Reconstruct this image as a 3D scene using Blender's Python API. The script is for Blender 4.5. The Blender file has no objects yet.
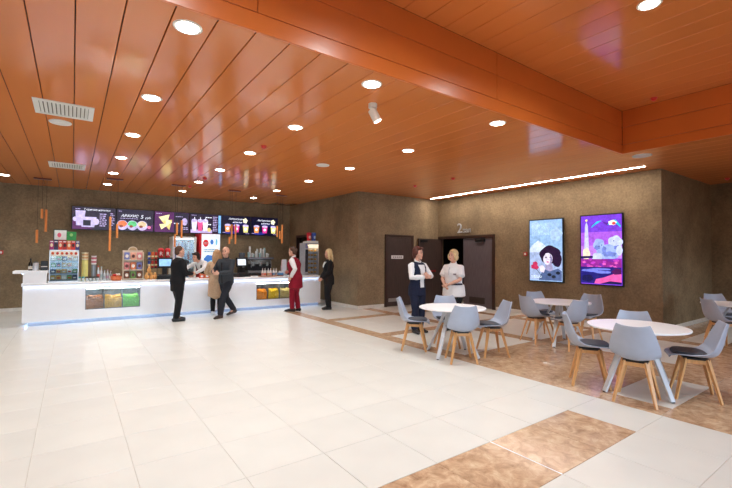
import bpy, bmesh, math, random
from mathutils import Vector, Matrix, Euler
random.seed(7)
PI = math.pi
S = bpy.context.scene
COL = S.collection

# ------------------------------------------------------------------ camera, world, exposure
def look_axes(yaw, pitch, roll):
    cy, sy, cp, sp = math.cos(yaw), math.sin(yaw), math.cos(pitch), math.sin(pitch)
    f = Vector((sy*cp, cy*cp, sp)); r = Vector((cy, -sy, 0)); u = r.cross(f)
    cr, sr = math.cos(roll), math.sin(roll)
    return cr*r+sr*u, -sr*r+cr*u, f
CAMH = 1.5
r_, u_, f_ = look_axes(0.62246932, 0.02734649, 0.00669321)
FPX = 409.068
cam = bpy.data.cameras.new('camera'); camo = bpy.data.objects.new('camera', cam); COL.objects.link(camo)
m = Matrix.Identity(4)
for i in range(3):
    m[i][0], m[i][1], m[i][2] = r_[i], u_[i], -f_[i]
m[2][3] = CAMH
camo.matrix_world = m
cam.sensor_width = 36; cam.lens = 36*FPX/732; cam.clip_start = .05; cam.clip_end = 100
S.camera = camo
w = bpy.data.worlds.new('world'); S.world = w; w.use_nodes = True
w.node_tree.nodes['Background'].inputs[0].default_value = (.75, .85, 1, 1)
w.node_tree.nodes['Background'].inputs[1].default_value = 0.3
vs = S.view_settings
vs.view_transform = 'Standard'; vs.look = 'None'; vs.gamma = 1; vs.use_curve_mapping = False
vs.exposure = 0.12
LAMP_W = 9.6          # watts of each recessed downlight
DAY = bpy.data.lights.new('window_daylight', 'AREA'); DAY.shape = 'RECTANGLE'; DAY.size = 3.4; DAY.size_y = 2.6; DAY.energy = 155; DAY.color = (.66, .83, 1.0); DAY.spread = math.radians(105)
for i, x in enumerate((-4.1, -.4, 3.3, 7.0)):      # daylight entering through the four windows of the rear wall
    o = bpy.data.objects.new('window_daylight', DAY); COL.objects.link(o); o.location = (x, -6.05, 1.6); o.rotation_euler = (math.radians(51), 0, 0)     # skylight falls inward and down

# ------------------------------------------------------------------ materials
def lin(c):
    if max(c) > 1: c = [x/255 for x in c]
    return tuple(x/12.92 if x <= .04045 else ((x+.055)/1.055)**2.4 for x in c[:3]) + (1,)
MATS = {}
def mat(name, rgb, rough=.5, metal=0, var=.08, scale=12, bump=0, bscale=None, spec=.5, coat=0, rnd=0, emit=None, es=1, stretch=None, rvar=0):
    if name in MATS: return MATS[name]
    m = bpy.data.materials.new(name); m.use_nodes = True; nt = m.node_tree; n = nt.nodes; L = nt.links
    b = n['Principled BSDF']
    b.inputs['Roughness'].default_value = rough; b.inputs['Metallic'].default_value = metal
    b.inputs['Specular IOR Level'].default_value = spec
    b.inputs['Coat Weight'].default_value = coat; b.inputs['Coat Roughness'].default_value = .1
    tc = n.new('ShaderNodeTexCoord'); src = tc.outputs['Object']
    if stretch:
        mp = n.new('ShaderNodeMapping'); mp.inputs['Scale'].default_value = stretch; L.new(src, mp.inputs[0]); src = mp.outputs[0]
    nz = n.new('ShaderNodeTexNoise'); nz.inputs['Scale'].default_value = scale; nz.inputs['Detail'].default_value = 5; L.new(src, nz.inputs[0])
    rp = n.new('ShaderNodeMapRange'); rp.inputs[3].default_value = 1-var; rp.inputs[4].default_value = 1+var
    rp.inputs[1].default_value = .3; rp.inputs[2].default_value = .7
    L.new(nz.outputs[0], rp.inputs[0]); fac = rp.outputs[0]
    if rnd:
        oi = n.new('ShaderNodeObjectInfo'); r2 = n.new('ShaderNodeMapRange'); r2.inputs[3].default_value = 1-rnd; r2.inputs[4].default_value = 1+rnd
        L.new(oi.outputs['Random'], r2.inputs[0]); mu = n.new('ShaderNodeMath'); mu.operation = 'MULTIPLY'
        L.new(fac, mu.inputs[0]); L.new(r2.outputs[0], mu.inputs[1]); fac = mu.outputs[0]
    vm = n.new('ShaderNodeVectorMath'); vm.operation = 'SCALE'; vm.inputs[0].default_value = lin(rgb)[:3]; L.new(fac, vm.inputs['Scale'])
    L.new(vm.outputs[0], b.inputs['Base Color'])
    if rvar:
        r3 = n.new('ShaderNodeMapRange'); r3.inputs[3].default_value = max(0, rough-rvar); r3.inputs[4].default_value = rough+rvar
        L.new(nz.outputs[0], r3.inputs[0]); L.new(r3.outputs[0], b.inputs['Roughness'])
    if bump:
        nb = n.new('ShaderNodeTexNoise'); nb.inputs['Scale'].default_value = bscale or scale*4; nb.inputs['Detail'].default_value = 6; L.new(src, nb.inputs[0])
        bp = n.new('ShaderNodeBump'); bp.inputs['Strength'].default_value = bump; bp.inputs['Distance'].default_value = .02
        L.new(nb.outputs[0], bp.inputs['Height']); L.new(bp.outputs[0], b.inputs['Normal'])
    if emit:
        b.inputs['Emission Color'].default_value = lin(emit); b.inputs['Emission Strength'].default_value = es
    MATS[name] = m
    return m
def glow(name, rgb, es=1.0):
    """a lit display colour: emits its colour"""
    if name in MATS: return MATS[name]
    m = mat(name, [x*.15 for x in rgb], .25, var=.02, emit=rgb, es=es*.95)
    nt = m.node_tree; n = nt.nodes; L = nt.links
    tc = n.new('ShaderNodeTexCoord'); nz = n.new('ShaderNodeTexNoise'); nz.inputs['Scale'].default_value = 11; nz.inputs['Detail'].default_value = 6; nz.inputs['Roughness'].default_value = .65; L.new(tc.outputs['Object'], nz.inputs[0])
    rp = n.new('ShaderNodeMapRange'); rp.inputs[1].default_value = .3; rp.inputs[2].default_value = .7; rp.inputs[3].default_value = .68; rp.inputs[4].default_value = 1.25; L.new(nz.outputs[0], rp.inputs[0])
    vm = n.new('ShaderNodeVectorMath'); vm.operation = 'SCALE'; vm.inputs[0].default_value = lin(rgb)[:3]; L.new(rp.outputs[0], vm.inputs['Scale'])
    L.new(vm.outputs[0], n['Principled BSDF'].inputs['Emission Color'])
    return m
def glass(name, tint=(235, 242, 245), refl=.045):
    if name in MATS: return MATS[name]
    m = bpy.data.materials.new(name); m.use_nodes = True; nt = m.node_tree; n = nt.nodes; n.clear(); L = nt.links
    o = n.new('ShaderNodeOutputMaterial'); t = n.new('ShaderNodeBsdfTransparent'); g = n.new('ShaderNodeBsdfGlossy'); mx = n.new('ShaderNodeMixShader')
    nz = n.new('ShaderNodeTexNoise'); nz.inputs['Scale'].default_value = 3
    rp = n.new('ShaderNodeMapRange'); rp.inputs[3].default_value = refl*.8; rp.inputs[4].default_value = refl*1.2; L.new(nz.outputs[0], rp.inputs[0])
    t.inputs[0].default_value = lin(tint); g.inputs['Roughness'].default_value = .03
    L.new(rp.outputs[0], mx.inputs[0]); L.new(t.outputs[0], mx.inputs[1]); L.new(g.outputs[0], mx.inputs[2]); L.new(mx.outputs[0], o.inputs[0])
    MATS[name] = m; return m

def plaster():
    m = mat('plaster_brown', (138, 111, 74), .75, var=0, scale=3, spec=.35)
    nt = m.node_tree; n = nt.nodes; L = nt.links; b = n['Principled BSDF']
    tc = n.new('ShaderNodeTexCoord')
    n1 = n.new('ShaderNodeTexNoise'); n1.inputs['Scale'].default_value = 1.3; n1.inputs['Detail'].default_value = 8; n1.inputs['Roughness'].default_value = .65
    n2 = n.new('ShaderNodeTexNoise'); n2.inputs['Scale'].default_value = 22; n2.inputs['Detail'].default_value = 8; n2.inputs['Roughness'].default_value = .8
    for x in (n1, n2): L.new(tc.outputs['Object'], x.inputs[0])
    r1 = n.new('ShaderNodeValToRGB'); r1.color_ramp.elements[0].position = .33; r1.color_ramp.elements[1].position = .68
    r1.color_ramp.elements[0].color = lin((120, 103, 80)); r1.color_ramp.elements[1].color = lin((156, 136, 106))
    L.new(n1.outputs[0], r1.inputs[0])
    mr = n.new('ShaderNodeMapRange'); mr.inputs[1].default_value = .35; mr.inputs[2].default_value = .65; mr.inputs[3].default_value = .76; mr.inputs[4].default_value = 1.24
    L.new(n2.outputs[0], mr.inputs[0])
    v = n.new('ShaderNodeVectorMath'); v.operation = 'SCALE'; L.new(r1.outputs[0], v.inputs[0]); L.new(mr.outputs[0], v.inputs['Scale'])
    L.new(v.outputs[0], b.inputs['Base Color'])
    bp = n.new('ShaderNodeBump'); bp.inputs['Strength'].default_value = .35; bp.inputs['Distance'].default_value = .01
    L.new(n2.outputs[0], bp.inputs['Height']); L.new(bp.outputs[0], b.inputs['Normal'])
    return m
def travertine():
    m = mat('tile_brown', (150, 108, 72), .16, var=0, spec=.5)
    nt = m.node_tree; n = nt.nodes; L = nt.links; b = n['Principled BSDF']
    g = n.new('ShaderNodeNewGeometry'); oi = n.new('ShaderNodeObjectInfo')
    ad = n.new('ShaderNodeVectorMath'); ad.operation = 'MULTIPLY_ADD'; ad.inputs[1].default_value = (1, 1, 1)
    sc = n.new('ShaderNodeVectorMath'); sc.operation = 'SCALE'; sc.inputs[0].default_value = (7, 3, 5); L.new(oi.outputs['Random'], sc.inputs['Scale'])
    L.new(g.outputs['Position'], ad.inputs[0]); L.new(sc.outputs[0], ad.inputs[2])
    n1 = n.new('ShaderNodeTexNoise'); n1.inputs['Scale'].default_value = 9; n1.inputs['Detail'].default_value = 9; n1.inputs['Roughness'].default_value = .7; n1.inputs['Distortion'].default_value = .6
    L.new(ad.outputs[0], n1.inputs[0])
    r1 = n.new('ShaderNodeValToRGB'); e = r1.color_ramp.elements
    e[0].position = .32; e[0].color = lin((156, 122, 94)); e[1].position = .7; e[1].color = lin((224, 198, 166))
    x = e.new(.5); x.color = lin((194, 160, 128))
    L.new(n1.outputs[0], r1.inputs[0]); L.new(r1.outputs[0], b.inputs['Base Color'])
    return m
M_PL = plaster()
M_TB = travertine()
M_TC = mat('tile_cream', (216, 214, 207), .3, var=.035, scale=2.2, rnd=.022, spec=.5)
M_GROUT = mat('grout', (204, 198, 188), .8)
M_PLANK = mat('ceiling_plank_copper', (220, 130, 68), .13, metal=0.0, var=.03, scale=3, rnd=.025, spec=.6, stretch=(1, .1, 1))
M_FASCIA = mat('fascia_copper', (218, 116, 50), .28, metal=.0, var=.03, scale=3, spec=.6)
M_GAP = mat('ceiling_gap_dark', (58, 30, 16), .8)
M_BASE = mat('baseboard_white', (226, 222, 214), .4)
M_WHITE = mat('white_laminate', (247, 248, 250), .3, var=.01)
M_WPL = mat('white_plastic', (236, 236, 232), .4, var=.02)
M_BLK = mat('black_plastic', (16, 16, 18), .4)
M_DOOR = mat('dark_wenge', (66, 50, 44), .5, var=.25, scale=9, stretch=(6, 6, .5))
M_DFRM = mat('door_frame_dark', (58, 36, 28), .45, var=.1)
M_STEEL = mat('brushed_steel', (178, 178, 178), .35, metal=.9, var=.05, stretch=(1, 1, 12))
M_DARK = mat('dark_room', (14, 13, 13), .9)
M_GLASS = glass('clear_glass')
M_LENS = mat('downlight_lens', (255, 255, 255), .5, emit=(255, 244, 226), es=40, var=0)
M_LED = mat('led_strip', (255, 255, 255), .5, emit=(255, 240, 226), es=75, var=0)
M_CLED = mat('counter_led', (255, 255, 255), .5, emit=(178, 208, 255), es=15, var=0)
M_RED = mat('red_plastic', (200, 30, 28), .4)
M_GREY = mat('grey_plastic', (120, 122, 126), .4)

# ------------------------------------------------------------------ mesh helpers
class MB:
    def __init__(s): s.bm = bmesh.new()
    def _add(s, vs_, fs): 
        v = [s.bm.verts.new(x) for x in vs_]
        for f in fs:
            try: s.bm.faces.new([v[i] for i in f])
            except ValueError: pass
        return v
    def box(s, c, d, rot=None, bev=0, taper=1):
        hx, hy, hz = d[0]/2, d[1]/2, d[2]/2
        P = [Vector((x*(taper if z > 0 else 1), y*(taper if z > 0 else 1), z)) for x in (-hx, hx) for y in (-hy, hy) for z in (-hz, hz)]
        if rot is not None: R = Euler(rot).to_matrix(); P = [R @ p for p in P]
        c = Vector(c)
        v = s._add([p+c for p in P], [(0, 1, 3, 2), (4, 6, 7, 5), (0, 4, 5, 1), (2, 3, 7, 6), (0, 2, 6, 4), (1, 5, 7, 3)])
        if bev:
            es = list({e for x in v for e in x.link_edges})
            bmesh.ops.bevel(s.bm, geom=es, offset=bev, segments=1 if bev < .01 else 2, affect='EDGES', profile=.5)
        return s
    def b2(s, x0, x1, y0, y1, z0, z1, bev=0): return s.box(((x0+x1)/2, (y0+y1)/2, (z0+z1)/2), (x1-x0, y1-y0, z1-z0), bev=bev)
    def lathe(s, prof, n=20, c=(0, 0, 0), ax=None):
        R = Matrix.Identity(3)
        if ax is not None: R = Vector((0, 0, 1)).rotation_difference(Vector(ax)).to_matrix()
        c = Vector(c); rings = []
        for r, z in prof:
            rings.append([s.bm.verts.new(c+R@Vector((r*math.cos(2*PI*k/n), r*math.sin(2*PI*k/n), z))) for k in range(n)])
        for a, b in zip(rings, rings[1:]):
            for k in range(n): s.bm.faces.new((a[k], a[(k+1) % n], b[(k+1) % n], b[k]))
        s.bm.faces.new(rings[0][::-1]); s.bm.faces.new(rings[-1]); return s
    def cyl(s, a, b, r, r2=None, n=12):
        a = Vector(a); b = Vector(b); return s.lathe([(r, 0), (r if r2 is None else r2, (b-a).length)], n, a, b-a)
    def bar(s, a, b, wx, wy, side=(0, 0, 1), w2=1):
        """rectangular bar from a to b"""
        a = Vector(a); b = Vector(b); d = (b-a).normalized(); q = d.cross(Vector(side)).normalized(); t = q.cross(d)
        P = []
        for p, k in ((a, 1), (b, w2)):
            for sx, sy in ((-1, -1), (1, -1), (1, 1), (-1, 1)): P.append(p+q*sx*wx/2*k+t*sy*wy/2*k)
        s._add(P, [(3, 2, 1, 0), (4, 5, 6, 7), (0, 1, 5, 4), (1, 2, 6, 5), (2, 3, 7, 6), (3, 0, 4, 7)]); return s
    def prism(s, pts, y0, y1):
        """polygon in local XZ, extruded from y0 to y1 (y0<y1)"""
        n = len(pts)
        s._add([(x, y0, z) for x, z in pts]+[(x, y1, z) for x, z in pts],
               [tuple(range(n)), tuple(range(2*n-1, n-1, -1))]+[(k, n+k, n+(k+1) % n, (k+1) % n) for k in range(n)]); return s
    def ell(s, c, r, n=14, m=9, R=None):
        c = Vector(c); rings = []
        top = None; vs_ = []
        f = lambda x, y, z: c+((R@Vector((x*r[0], y*r[1], z*r[2]))) if R is not None else Vector((x*r[0], y*r[1], z*r[2])))
        t = s.bm.verts.new(f(0, 0, 1)); bt = s.bm.verts.new(f(0, 0, -1))
        for i in range(1, m):
            a = PI*i/m
            rings.append([s.bm.verts.new(f(math.sin(a)*math.cos(2*PI*k/n), math.sin(a)*math.sin(2*PI*k/n), math.cos(a))) for k in range(n)])
        for k in range(n):
            s.bm.faces.new((t, rings[0][k], rings[0][(k+1) % n])); s.bm.faces.new((bt, rings[-1][(k+1) % n], rings[-1][k]))
            for a, b in zip(rings, rings[1:]): s.bm.faces.new((a[k], b[k], b[(k+1) % n], a[(k+1) % n]))
        return s
    def tube(s, pts, rad, n=10, up=None):
        """closed tube along pts; rad scalar or list; entries may be (a,b) elliptical with 'a' along up"""
        pts = [Vector(p) for p in pts]
        if not isinstance(rad, (list,)): rad = [rad]*len(pts)
        rad = [(x, x) if not isinstance(x, tuple) else x for x in rad]
        rings = []; prev = None
        for i, p in enumerate(pts):
            d = (pts[min(i+1, len(pts)-1)]-pts[max(i-1, 0)]).normalized()
            ref = Vector(up) if up is not None else (prev or (Vector((0, 0, 1)) if abs(d.z) < .9 else Vector((1, 0, 0))))
            q = d.cross(ref); q = q.normalized() if q.length > 1e-5 else d.orthogonal().normalized()
            t = q.cross(d); prev = t
            a, b = rad[i]
            rings.append((p, d, [s.bm.verts.new(p+t*a*math.cos(2*PI*k/n)+q*b*math.sin(2*PI*k/n)) for k in range(n)]))
        R = [x[2] for x in rings]
        for a, b in zip(R, R[1:]):
            for k in range(n): s.bm.faces.new((a[k], a[(k+1) % n], b[(k+1) % n], b[k]))
        c0 = s.bm.verts.new(rings[0][0]-rings[0][1]*min(rad[0])*.6); c1 = s.bm.verts.new(rings[-1][0]+rings[-1][1]*min(rad[-1])*.6)
        for k in range(n):
            s.bm.faces.new((c0, R[0][(k+1) % n], R[0][k])); s.bm.faces.new((c1, R[-1][k], R[-1][(k+1) % n]))
        return s
    def mesh(s, name, m, smooth=False):
        bmesh.ops.recalc_face_normals(s.bm, faces=s.bm.faces)
        me = bpy.data.meshes.new(name); s.bm.to_mesh(me); s.bm.free()
        me.materials.append(m)
        if smooth:
            me.polygons.foreach_set('use_smooth', [True]*len(me.polygons))
            try: me.set_sharp_from_angle(angle=math.radians(38))
            except Exception: pass
        return me
    def build(s, name, m, parent=None, smooth=False, loc=None):
        return link(name, s.mesh(name, m, smooth), parent, loc)
def link(name, me, parent=None, loc=None, rz=None):
    o = bpy.data.objects.new(name, me); COL.objects.link(o)
    if parent: o.parent = parent
    if loc is not None: o.location = loc
    if rz is not None: o.rotation_euler = (0, 0, rz)
    return o
def tag(o, label, cat, group=None, kind=None):
    o['label'] = label; o['category'] = cat
    if group: o['group'] = group
    if kind: o['kind'] = kind
    return o
def thing(name, label, cat, loc=(0, 0, 0), rz=0, group=None):
    o = bpy.data.objects.new(name, None); COL.objects.link(o); o.location = loc; o.rotation_euler = (0, 0, rz); o.empty_display_size = .1
    return tag(o, label, cat, group)
def struct(o): o['kind'] = 'structure'; return o
def dup(root, loc, rz=None, label=None, rot=None):
    c = root.copy(); COL.objects.link(c); c.location = loc
    if rz is not None: c.rotation_euler = (0, 0, rz)
    if rot is not None: c.rotation_euler = rot
    if label: c['label'] = label
    for ch in list(root.children):
        d = ch.copy(); COL.objects.link(d); d.parent = c
        for g in list(ch.children):
            e = g.copy(); COL.objects.link(e); e.parent = d
    return c
def text_mesh(body, size, m, ext=.001, shear=0, align='LEFT'):
    cu = bpy.data.curves.new('lettering', 'FONT'); cu.body = body; cu.size = size; cu.extrude = ext; cu.shear = shear; cu.align_x = align; cu.resolution_u = 3
    o = bpy.data.objects.new('tmp_text', cu); COL.objects.link(o)
    dg = bpy.context.evaluated_depsgraph_get(); me = bpy.data.meshes.new_from_object(o.evaluated_get(dg))
    bpy.data.objects.remove(o); me.materials.clear(); me.materials.append(m)
    me.transform(Matrix.Rotation(PI/2, 4, 'X'))      # stands in XZ, front towards -Y
    return me
def pix(p):
    d = Vector(p)-Vector((0, 0, CAMH)); z = d.dot(f_)
    if z < .1: return None
    return 366+FPX*d.dot(r_)/z, 244-FPX*d.dot(u_)/z

# ------------------------------------------------------------------ the setting
CZ, UZ = 3.283, 4.02
X0, X1, Y0, Y1 = -6.0, 13.0, -6.0, 13.8
BX, BY = 7.69, 3.13       # edges of the raised ceiling bay
WX, WY, SX, RY = 6.46, 9.37, 9.6, 3.2
floor = struct(MB().b2(X0-.2, X1+.2, Y0-.2, Y1+.4, -.12, -.004).build('floor', M_GROUT))
# tiles
XL = 4.57; T = .598
def bands(edges_done=None): pass
rects = []   # x0,x1,y0,y1,brown
ys = [2.13+.6*k for k in range(-13, 20)]
for k in range(1, 18):
    xa = XL-T*k; xb = xa+T
    for y in ys:
        yb = min(y+.6, Y1)
        if y >= Y1-.05: continue
        br = (abs(y-1.53) < .01 and xb < 4.0) or y < .3  # unseen rows at and behind the camera made brown to darken the raised bay
        rects.append((xa, xb, y, yb, br))
def split(a, b, n): return [(a+(b-a)*i/n, a+(b-a)*(i+1)/n) for i in range(n)]
xcols = [(4.57, 4.86, True)]+[(a, b, False) for a, b in split(4.86, 6.62, 3)]+[(6.62, 6.91, True)]+[(a, b, False) for a, b in split(6.91, 8.67, 3)]+[(8.67, 8.96, True)]+[(a, b, False) for a, b in split(8.96, 13.1, 7)]
yrows = [(a, b, False) for a, b in split(8.29, 13.8, 9)]+[(8.0, 8.29, True)]+[(a, b, False) for a, b in split(6.25, 8.0, 3)]+[(5.96, 6.25, True)]+[(a, b, False) for a, b in split(4.19, 5.96, 3)]+[(3.9, 4.19, True)]+[(a, b, False) for a, b in split(2.13, 3.9, 3)]+[(a, b, False) for a, b in split(-6.0, 2.13, 14)]
for xa, xb, bx in xcols:
    for ya, yb, by in yrows:
        if xa > SX-.1 and ya > RY: continue
        if ya > WY and xa > WX: continue
        br = bx and yb < 10.2 or by
        if 4.5 < xa < 6.9 and ya < 4.0: br = True
        if 6.9 < xa and ya < 2.1: br = True
        if xa > 8.6 and 2.4 < ya < 3: br = True
        if bx and by is False and xa > 6.5 and 2.1 < ya < 3.85 and xa > 6.9: br = True
        if abs((xa+xb)/2-5.45) < .3 and abs((ya+yb)/2-1.83) < .3: br = False
        rects.append((xa, xb, ya, yb, br))
def vis(r):
    cx, cy = (r[0]+r[1])/2, (r[2]+r[3])/2
    best = 0
    for X in (r[0], cx, r[1]):
        for Y in (r[2], cy, r[3]):
            p = pix((X, Y, 0))
            if p and -25 < p[0] < 757 and 200 < p[1] < 513: best = 1
    if not best: return 0
    dx = (r[1]-r[0])*(r[3]-r[2]); d = Vector((cx, cy)).length
    return dx/d**3
order = sorted(rects, key=vis, reverse=True)
pool = {}
def tile_mesh(wx, wy, br):
    key = (round(wx, 3), round(wy, 3), br)
    if key not in pool:
        g = .0022
        b = MB(); b.box((0, 0, -.003), (wx-g*2, wy-g*2, .006)); 
        bmesh.ops.bevel(b.bm, geom=[e for e in b.bm.edges if all(v.co.z > -.001 for v in e.verts)], offset=.0015, segments=1, affect='EDGES')
        pool[key] = b.mesh('tile', M_TB if br else M_TC)
    return pool[key]
rest = {True: MB(), False: MB()}
for i, (xa, xb, ya, yb, br) in enumerate(order):
    if i < 298 and vis(order[i]) > 0:
        link('tile', tile_mesh(xb-xa, yb-ya, br), floor, ((xa+xb)/2, (ya+yb)/2, 0))
    else:
        rest[br].b2(xa+.0022, xb-.0022, ya+.0022, yb-.0022, -.006, 0)
for br in rest:
    o = rest[br].build('tile_field', M_TB if br else M_TC, floor); o['kind'] = 'stuff'
seam = MB().b2(2.776-.006, 2.776+.006, 1.53, 2.13, -.004, .0012).build('metal_seam', mat('seam_white', (245, 245, 245), .25), floor)

# walls
def wall(name, boxes, m=M_PL):
    b = MB()
    for q in boxes: b.b2(*q)
    return struct(b.build(name, m))
wall('wall_back', [(X0, WX+1.2, Y1, Y1+.2, -.1, 4.3)])
DY0, DY1, DZ = 12.35, 13.15, 2.12       # staff doorway in the side wall of the counter
wall('wall_counter_side', [(WX, WX+.15, WY, DY0, -.1, 3.6), (WX, WX+.15, DY0, DY1, DZ, 3.6), (WX, WX+.15, DY1, Y1, -.1, 3.6)])
wall('wall_staff_corridor', [(WX+1.2, WX+1.35, WY+.2, Y1, -.1, 3.6)], M_DARK)
wall('wall_door_side', [(WX+.15, SX+.15, WY, WY+.15, -.1, 3.6)])
OY0, OY1, OZ = 7.24, 9.30, 2.06
wall('wall_screen_side', [(SX, SX+.15, RY, OY0, -.1, 3.6), (SX, SX+.15, OY0, OY1, OZ, 3.6), (SX, SX+.15, OY1, WY, -.1, 3.6)])
wall('wall_hall_inside', [(SX+1.6, SX+1.75, OY0-.6, OY1+.6, -.1, 3.2), (SX+.15, SX+1.6, OY1+.5, OY1+.6, -.1, 3.2), (SX+.15, SX+1.6, OY0-.6, OY0-.5, -.1, 3.2), (SX+.15, SX+1.6, OY0-.6, OY1+.6, 2.6, 2.7)], M_DARK)
wall('wall_far_right', [(SX+.15, X1+.2, RY, RY+.15, -.1, 3.6)])
wall('wall_right', [(X1-.3, X1-.15, Y0, RY, -.1, 4.3)])
wall('wall_left', [(X0-.15, X0, Y0, Y1, -.1, 4.3)])
rw = [(X0, X1, Y0-.15, Y0, -.1, .3), (X0, X1, Y0-.15, Y0, 2.9, 4.3)]
edges = [X0]+[v for x in (-4.1, -.4, 3.3, 7.0) for v in (x-1.7, x+1.7)]+[X1]
for a, b in zip(edges[::2], edges[1::2]): rw.append((a, b, Y0-.15, Y0, .3, 2.9))
wall('wall_rear', rw)
for i, x in enumerate((-4.1, -.4, 3.3, 7.0)):
    d = struct(bpy.data.objects.new('window_%d' % (i+1), None)); COL.objects.link(d); d.location = (x, Y0, 0)
    f = MB().b2(-1.7, 1.7, -.1, .02, .3, .36).b2(-1.7, 1.7, -.1, .02, 2.84, 2.9).b2(-1.7, -1.64, -.1, .02, .36, 2.84).b2(1.64, 1.7, -.1, .02, .36, 2.84).b2(-.03, .03, -.1, .02, .36, 2.84)
    f.build('window_frame', mat('window_frame_dark', (50, 50, 54), .4), d)
    for q in (-1.64, .03): MB().b2(q, q+1.61, -.125, -.12, .36, 2.84).build('pane', M_GLASS, d)
# baseboards
def skirting(name, *q):
    return struct(MB().b2(*q, bev=.004).build(name, M_BASE))
skirting('baseboard_back', X0, WX, Y1-.015, Y1, 0, .09)
skirting('baseboard_counter_side', WX-.015, WX, WY-.015, DY0-.06, 0, .09)
skirting('baseboard_door_side', WX, 7.38, WY-.015, WY, 0, .09)
skirting('baseboard_screen_side', SX-.015, SX, RY-.015, OY0-.08, 0, .09)
skirting('baseboard_far_right', SX, X1-.3, RY-.015, RY, 0, .09)
# ceiling: base panels and planks
ceil = struct(MB().b2(X0, X1, BY+.02, Y1, CZ+.03, CZ+.12).b2(BX+.02, X1, Y0, BY+.02, CZ+.03, CZ+.12).build('ceiling', M_GAP))
upper = struct(MB().b2(X0, BX+.02, Y0, BY+.02, UZ+.03, UZ+.12).build('ceiling_raised_bay', M_GAP))
PW = .2957; ppool = {}
def plank(parent, xa, ya, yb, z, wx=PW):
    key = (round(yb-ya, 3), round(wx, 4))
    if key not in ppool:
        b = MB(); g = .004
        b.box((0, 0, .015), (wx-g*2, yb-ya, .03)); bmesh.ops.bevel(b.bm, geom=[e for e in b.bm.edges if all(v.co.z < .001 for v in e.verts)], offset=.003, segments=1, affect='EDGES')
        ppool[key] = b.mesh('plank', M_PLANK)
    link('plank', ppool[key], parent, (xa+wx/2, (ya+yb)/2, z))
k = -20
while True:
    xa = -.02+PW*k; k += 1
    if xa > X1-.3: break
    if xa < X0: continue
    xm = xa+PW/2
    yb = RY if xm > SX else (WY if xm > WX+PW/2 else Y1)
    if xa+PW > BX and xa < BX:
        plank(ceil, BX+.02, Y0, BY+.02, CZ, xa+PW-BX-.02); ya = BY+.02
    else: ya = Y0 if xm > BX else BY+.02
    if yb-ya > .1: plank(ceil, xa, ya, yb, CZ)
k = -31
while True:
    xa = 3.29+PW*k; k += 1
    if xa >= BX: break
    wx = min(PW, BX-xa)
    if xa < X0 or wx < .05: continue
    plank(upper, xa, Y0, BY, UZ, wx)
# fascia of the step: rows of panels, seams every 3.06 m
fas = struct(MB().b2(X0, BX+.06, BY+.022, BY+.06, CZ+.005, UZ+.1).b2(BX+.022, BX+.06, Y0, BY+.06, CZ+.005, UZ+.1).build('trim_bay_edge', M_GAP))
rows = [(CZ, 3.432), (3.438, 3.733), (3.739, UZ)]
seams = [X0]+[4.225-3.06*k for k in (3, 2, 1, 0)]+[BX]
for za, zb in rows:
    if zb < 3.5:
        MB().b2(X0, BX, BY, BY+.022, za-.002, zb, bev=.002).build('fascia_panel', M_FASCIA, fas)
        MB().b2(BX, BX+.022, Y0, BY+.022, za-.002, zb, bev=.002).build('fascia_panel', M_FASCIA, fas)
        continue
    for a, b in zip(seams, seams[1:]):
        MB().b2(a+.003, b-.003, BY, BY+.022, za, zb, bev=.002).build('fascia_panel', M_FASCIA, fas)
    for a, b in ((Y0, -2.9), (-2.9, .1), (.1, BY)):
        MB().b2(BX, BX+.022, a+.003, b-.003, za, zb, bev=.002).build('fascia_panel', M_FASCIA, fas)

# doors
def door_leaf(parent, wd, ht, push=True, kick=True):
    """leaf in local XZ, front towards -Y, hinge at x=0"""
    lf = MB().b2(0, wd, -.02, .02, .01, ht, bev=.003).build('leaf', M_DOOR, parent)
    return lf
d = struct(bpy.data.objects.new('door_1', None)); COL.objects.link(d); d.location = (7.40, WY, 0)
MB().b2(0, .07, -.04, .0, 0, 2.11).b2(1.03, 1.10, -.04, 0, 0, 2.11).b2(.07, 1.03, -.04, 0, 2.04, 2.11).build('door_frame', M_DFRM, d)
for a, b in ((.075, 1.025),):
    lf = MB().b2(a, b, -.03, -.002, .01, 2.035).build('leaf', M_DOOR, d)
MB().b2(.22, .68, -.036, -.03, 1.40, 1.50).build('name_plate', mat('plate_white', (225, 225, 225), .3), d)
for q in range(5): MB().b2(.27+q*.075, .32+q*.075, -.038, -.036, 1.435, 1.465).build('plate_print', mat('plate_text', (90, 90, 90), .5), d)
MB().b2(.12, .62, -.036, -.03, .14, .24).build('kick_plate', M_STEEL, d)
hn = MB().cyl((.95, -.03, 1.0), (.95, -.08, 1.0), .012).cyl((.95, -.08, 1.0), (.83, -.08, 1.0), .011).build('door_handle', M_STEEL, d)
d = struct(bpy.data.objects.new('door_2', None)); COL.objects.link(d); d.location = (SX, OY1, 0); d.rotation_euler = (0, 0, -PI/2)
WD = OY1-OY0
MB().b2(-.05, .03, -.03, .1, 0, OZ+.05).b2(WD-.03, WD+.05, -.03, .1, 0, OZ+.05).b2(.03, WD-.03, -.03, .1, OZ-.03, OZ+.05).build('door_frame', M_DFRM, d)
lf = MB().b2(.97, WD-.035, .0, .045, .01, OZ-.035, bev=.003).build('leaf', mat('dark_wenge_grey', (104, 96, 102), .45, var=.2, scale=9, stretch=(6, 6, .5)), d)
MB().b2(WD-.62, WD-.28, -.05, -.002, OZ-.15, OZ-.07, bev=.006).build('door_closer', M_BLK, lf)
for q in (.62, 1.45): MB().cyl((WD-.03, -.008, q), (WD-.03, -.008, q+.1), .012).build('hinge', M_BLK, lf)
MB().b2(1.2, WD-.3, -.006, .0, .12, .3).build('kick_plate', mat('kick_dark', (70, 62, 60), .35, metal=.4), lf)
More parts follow.
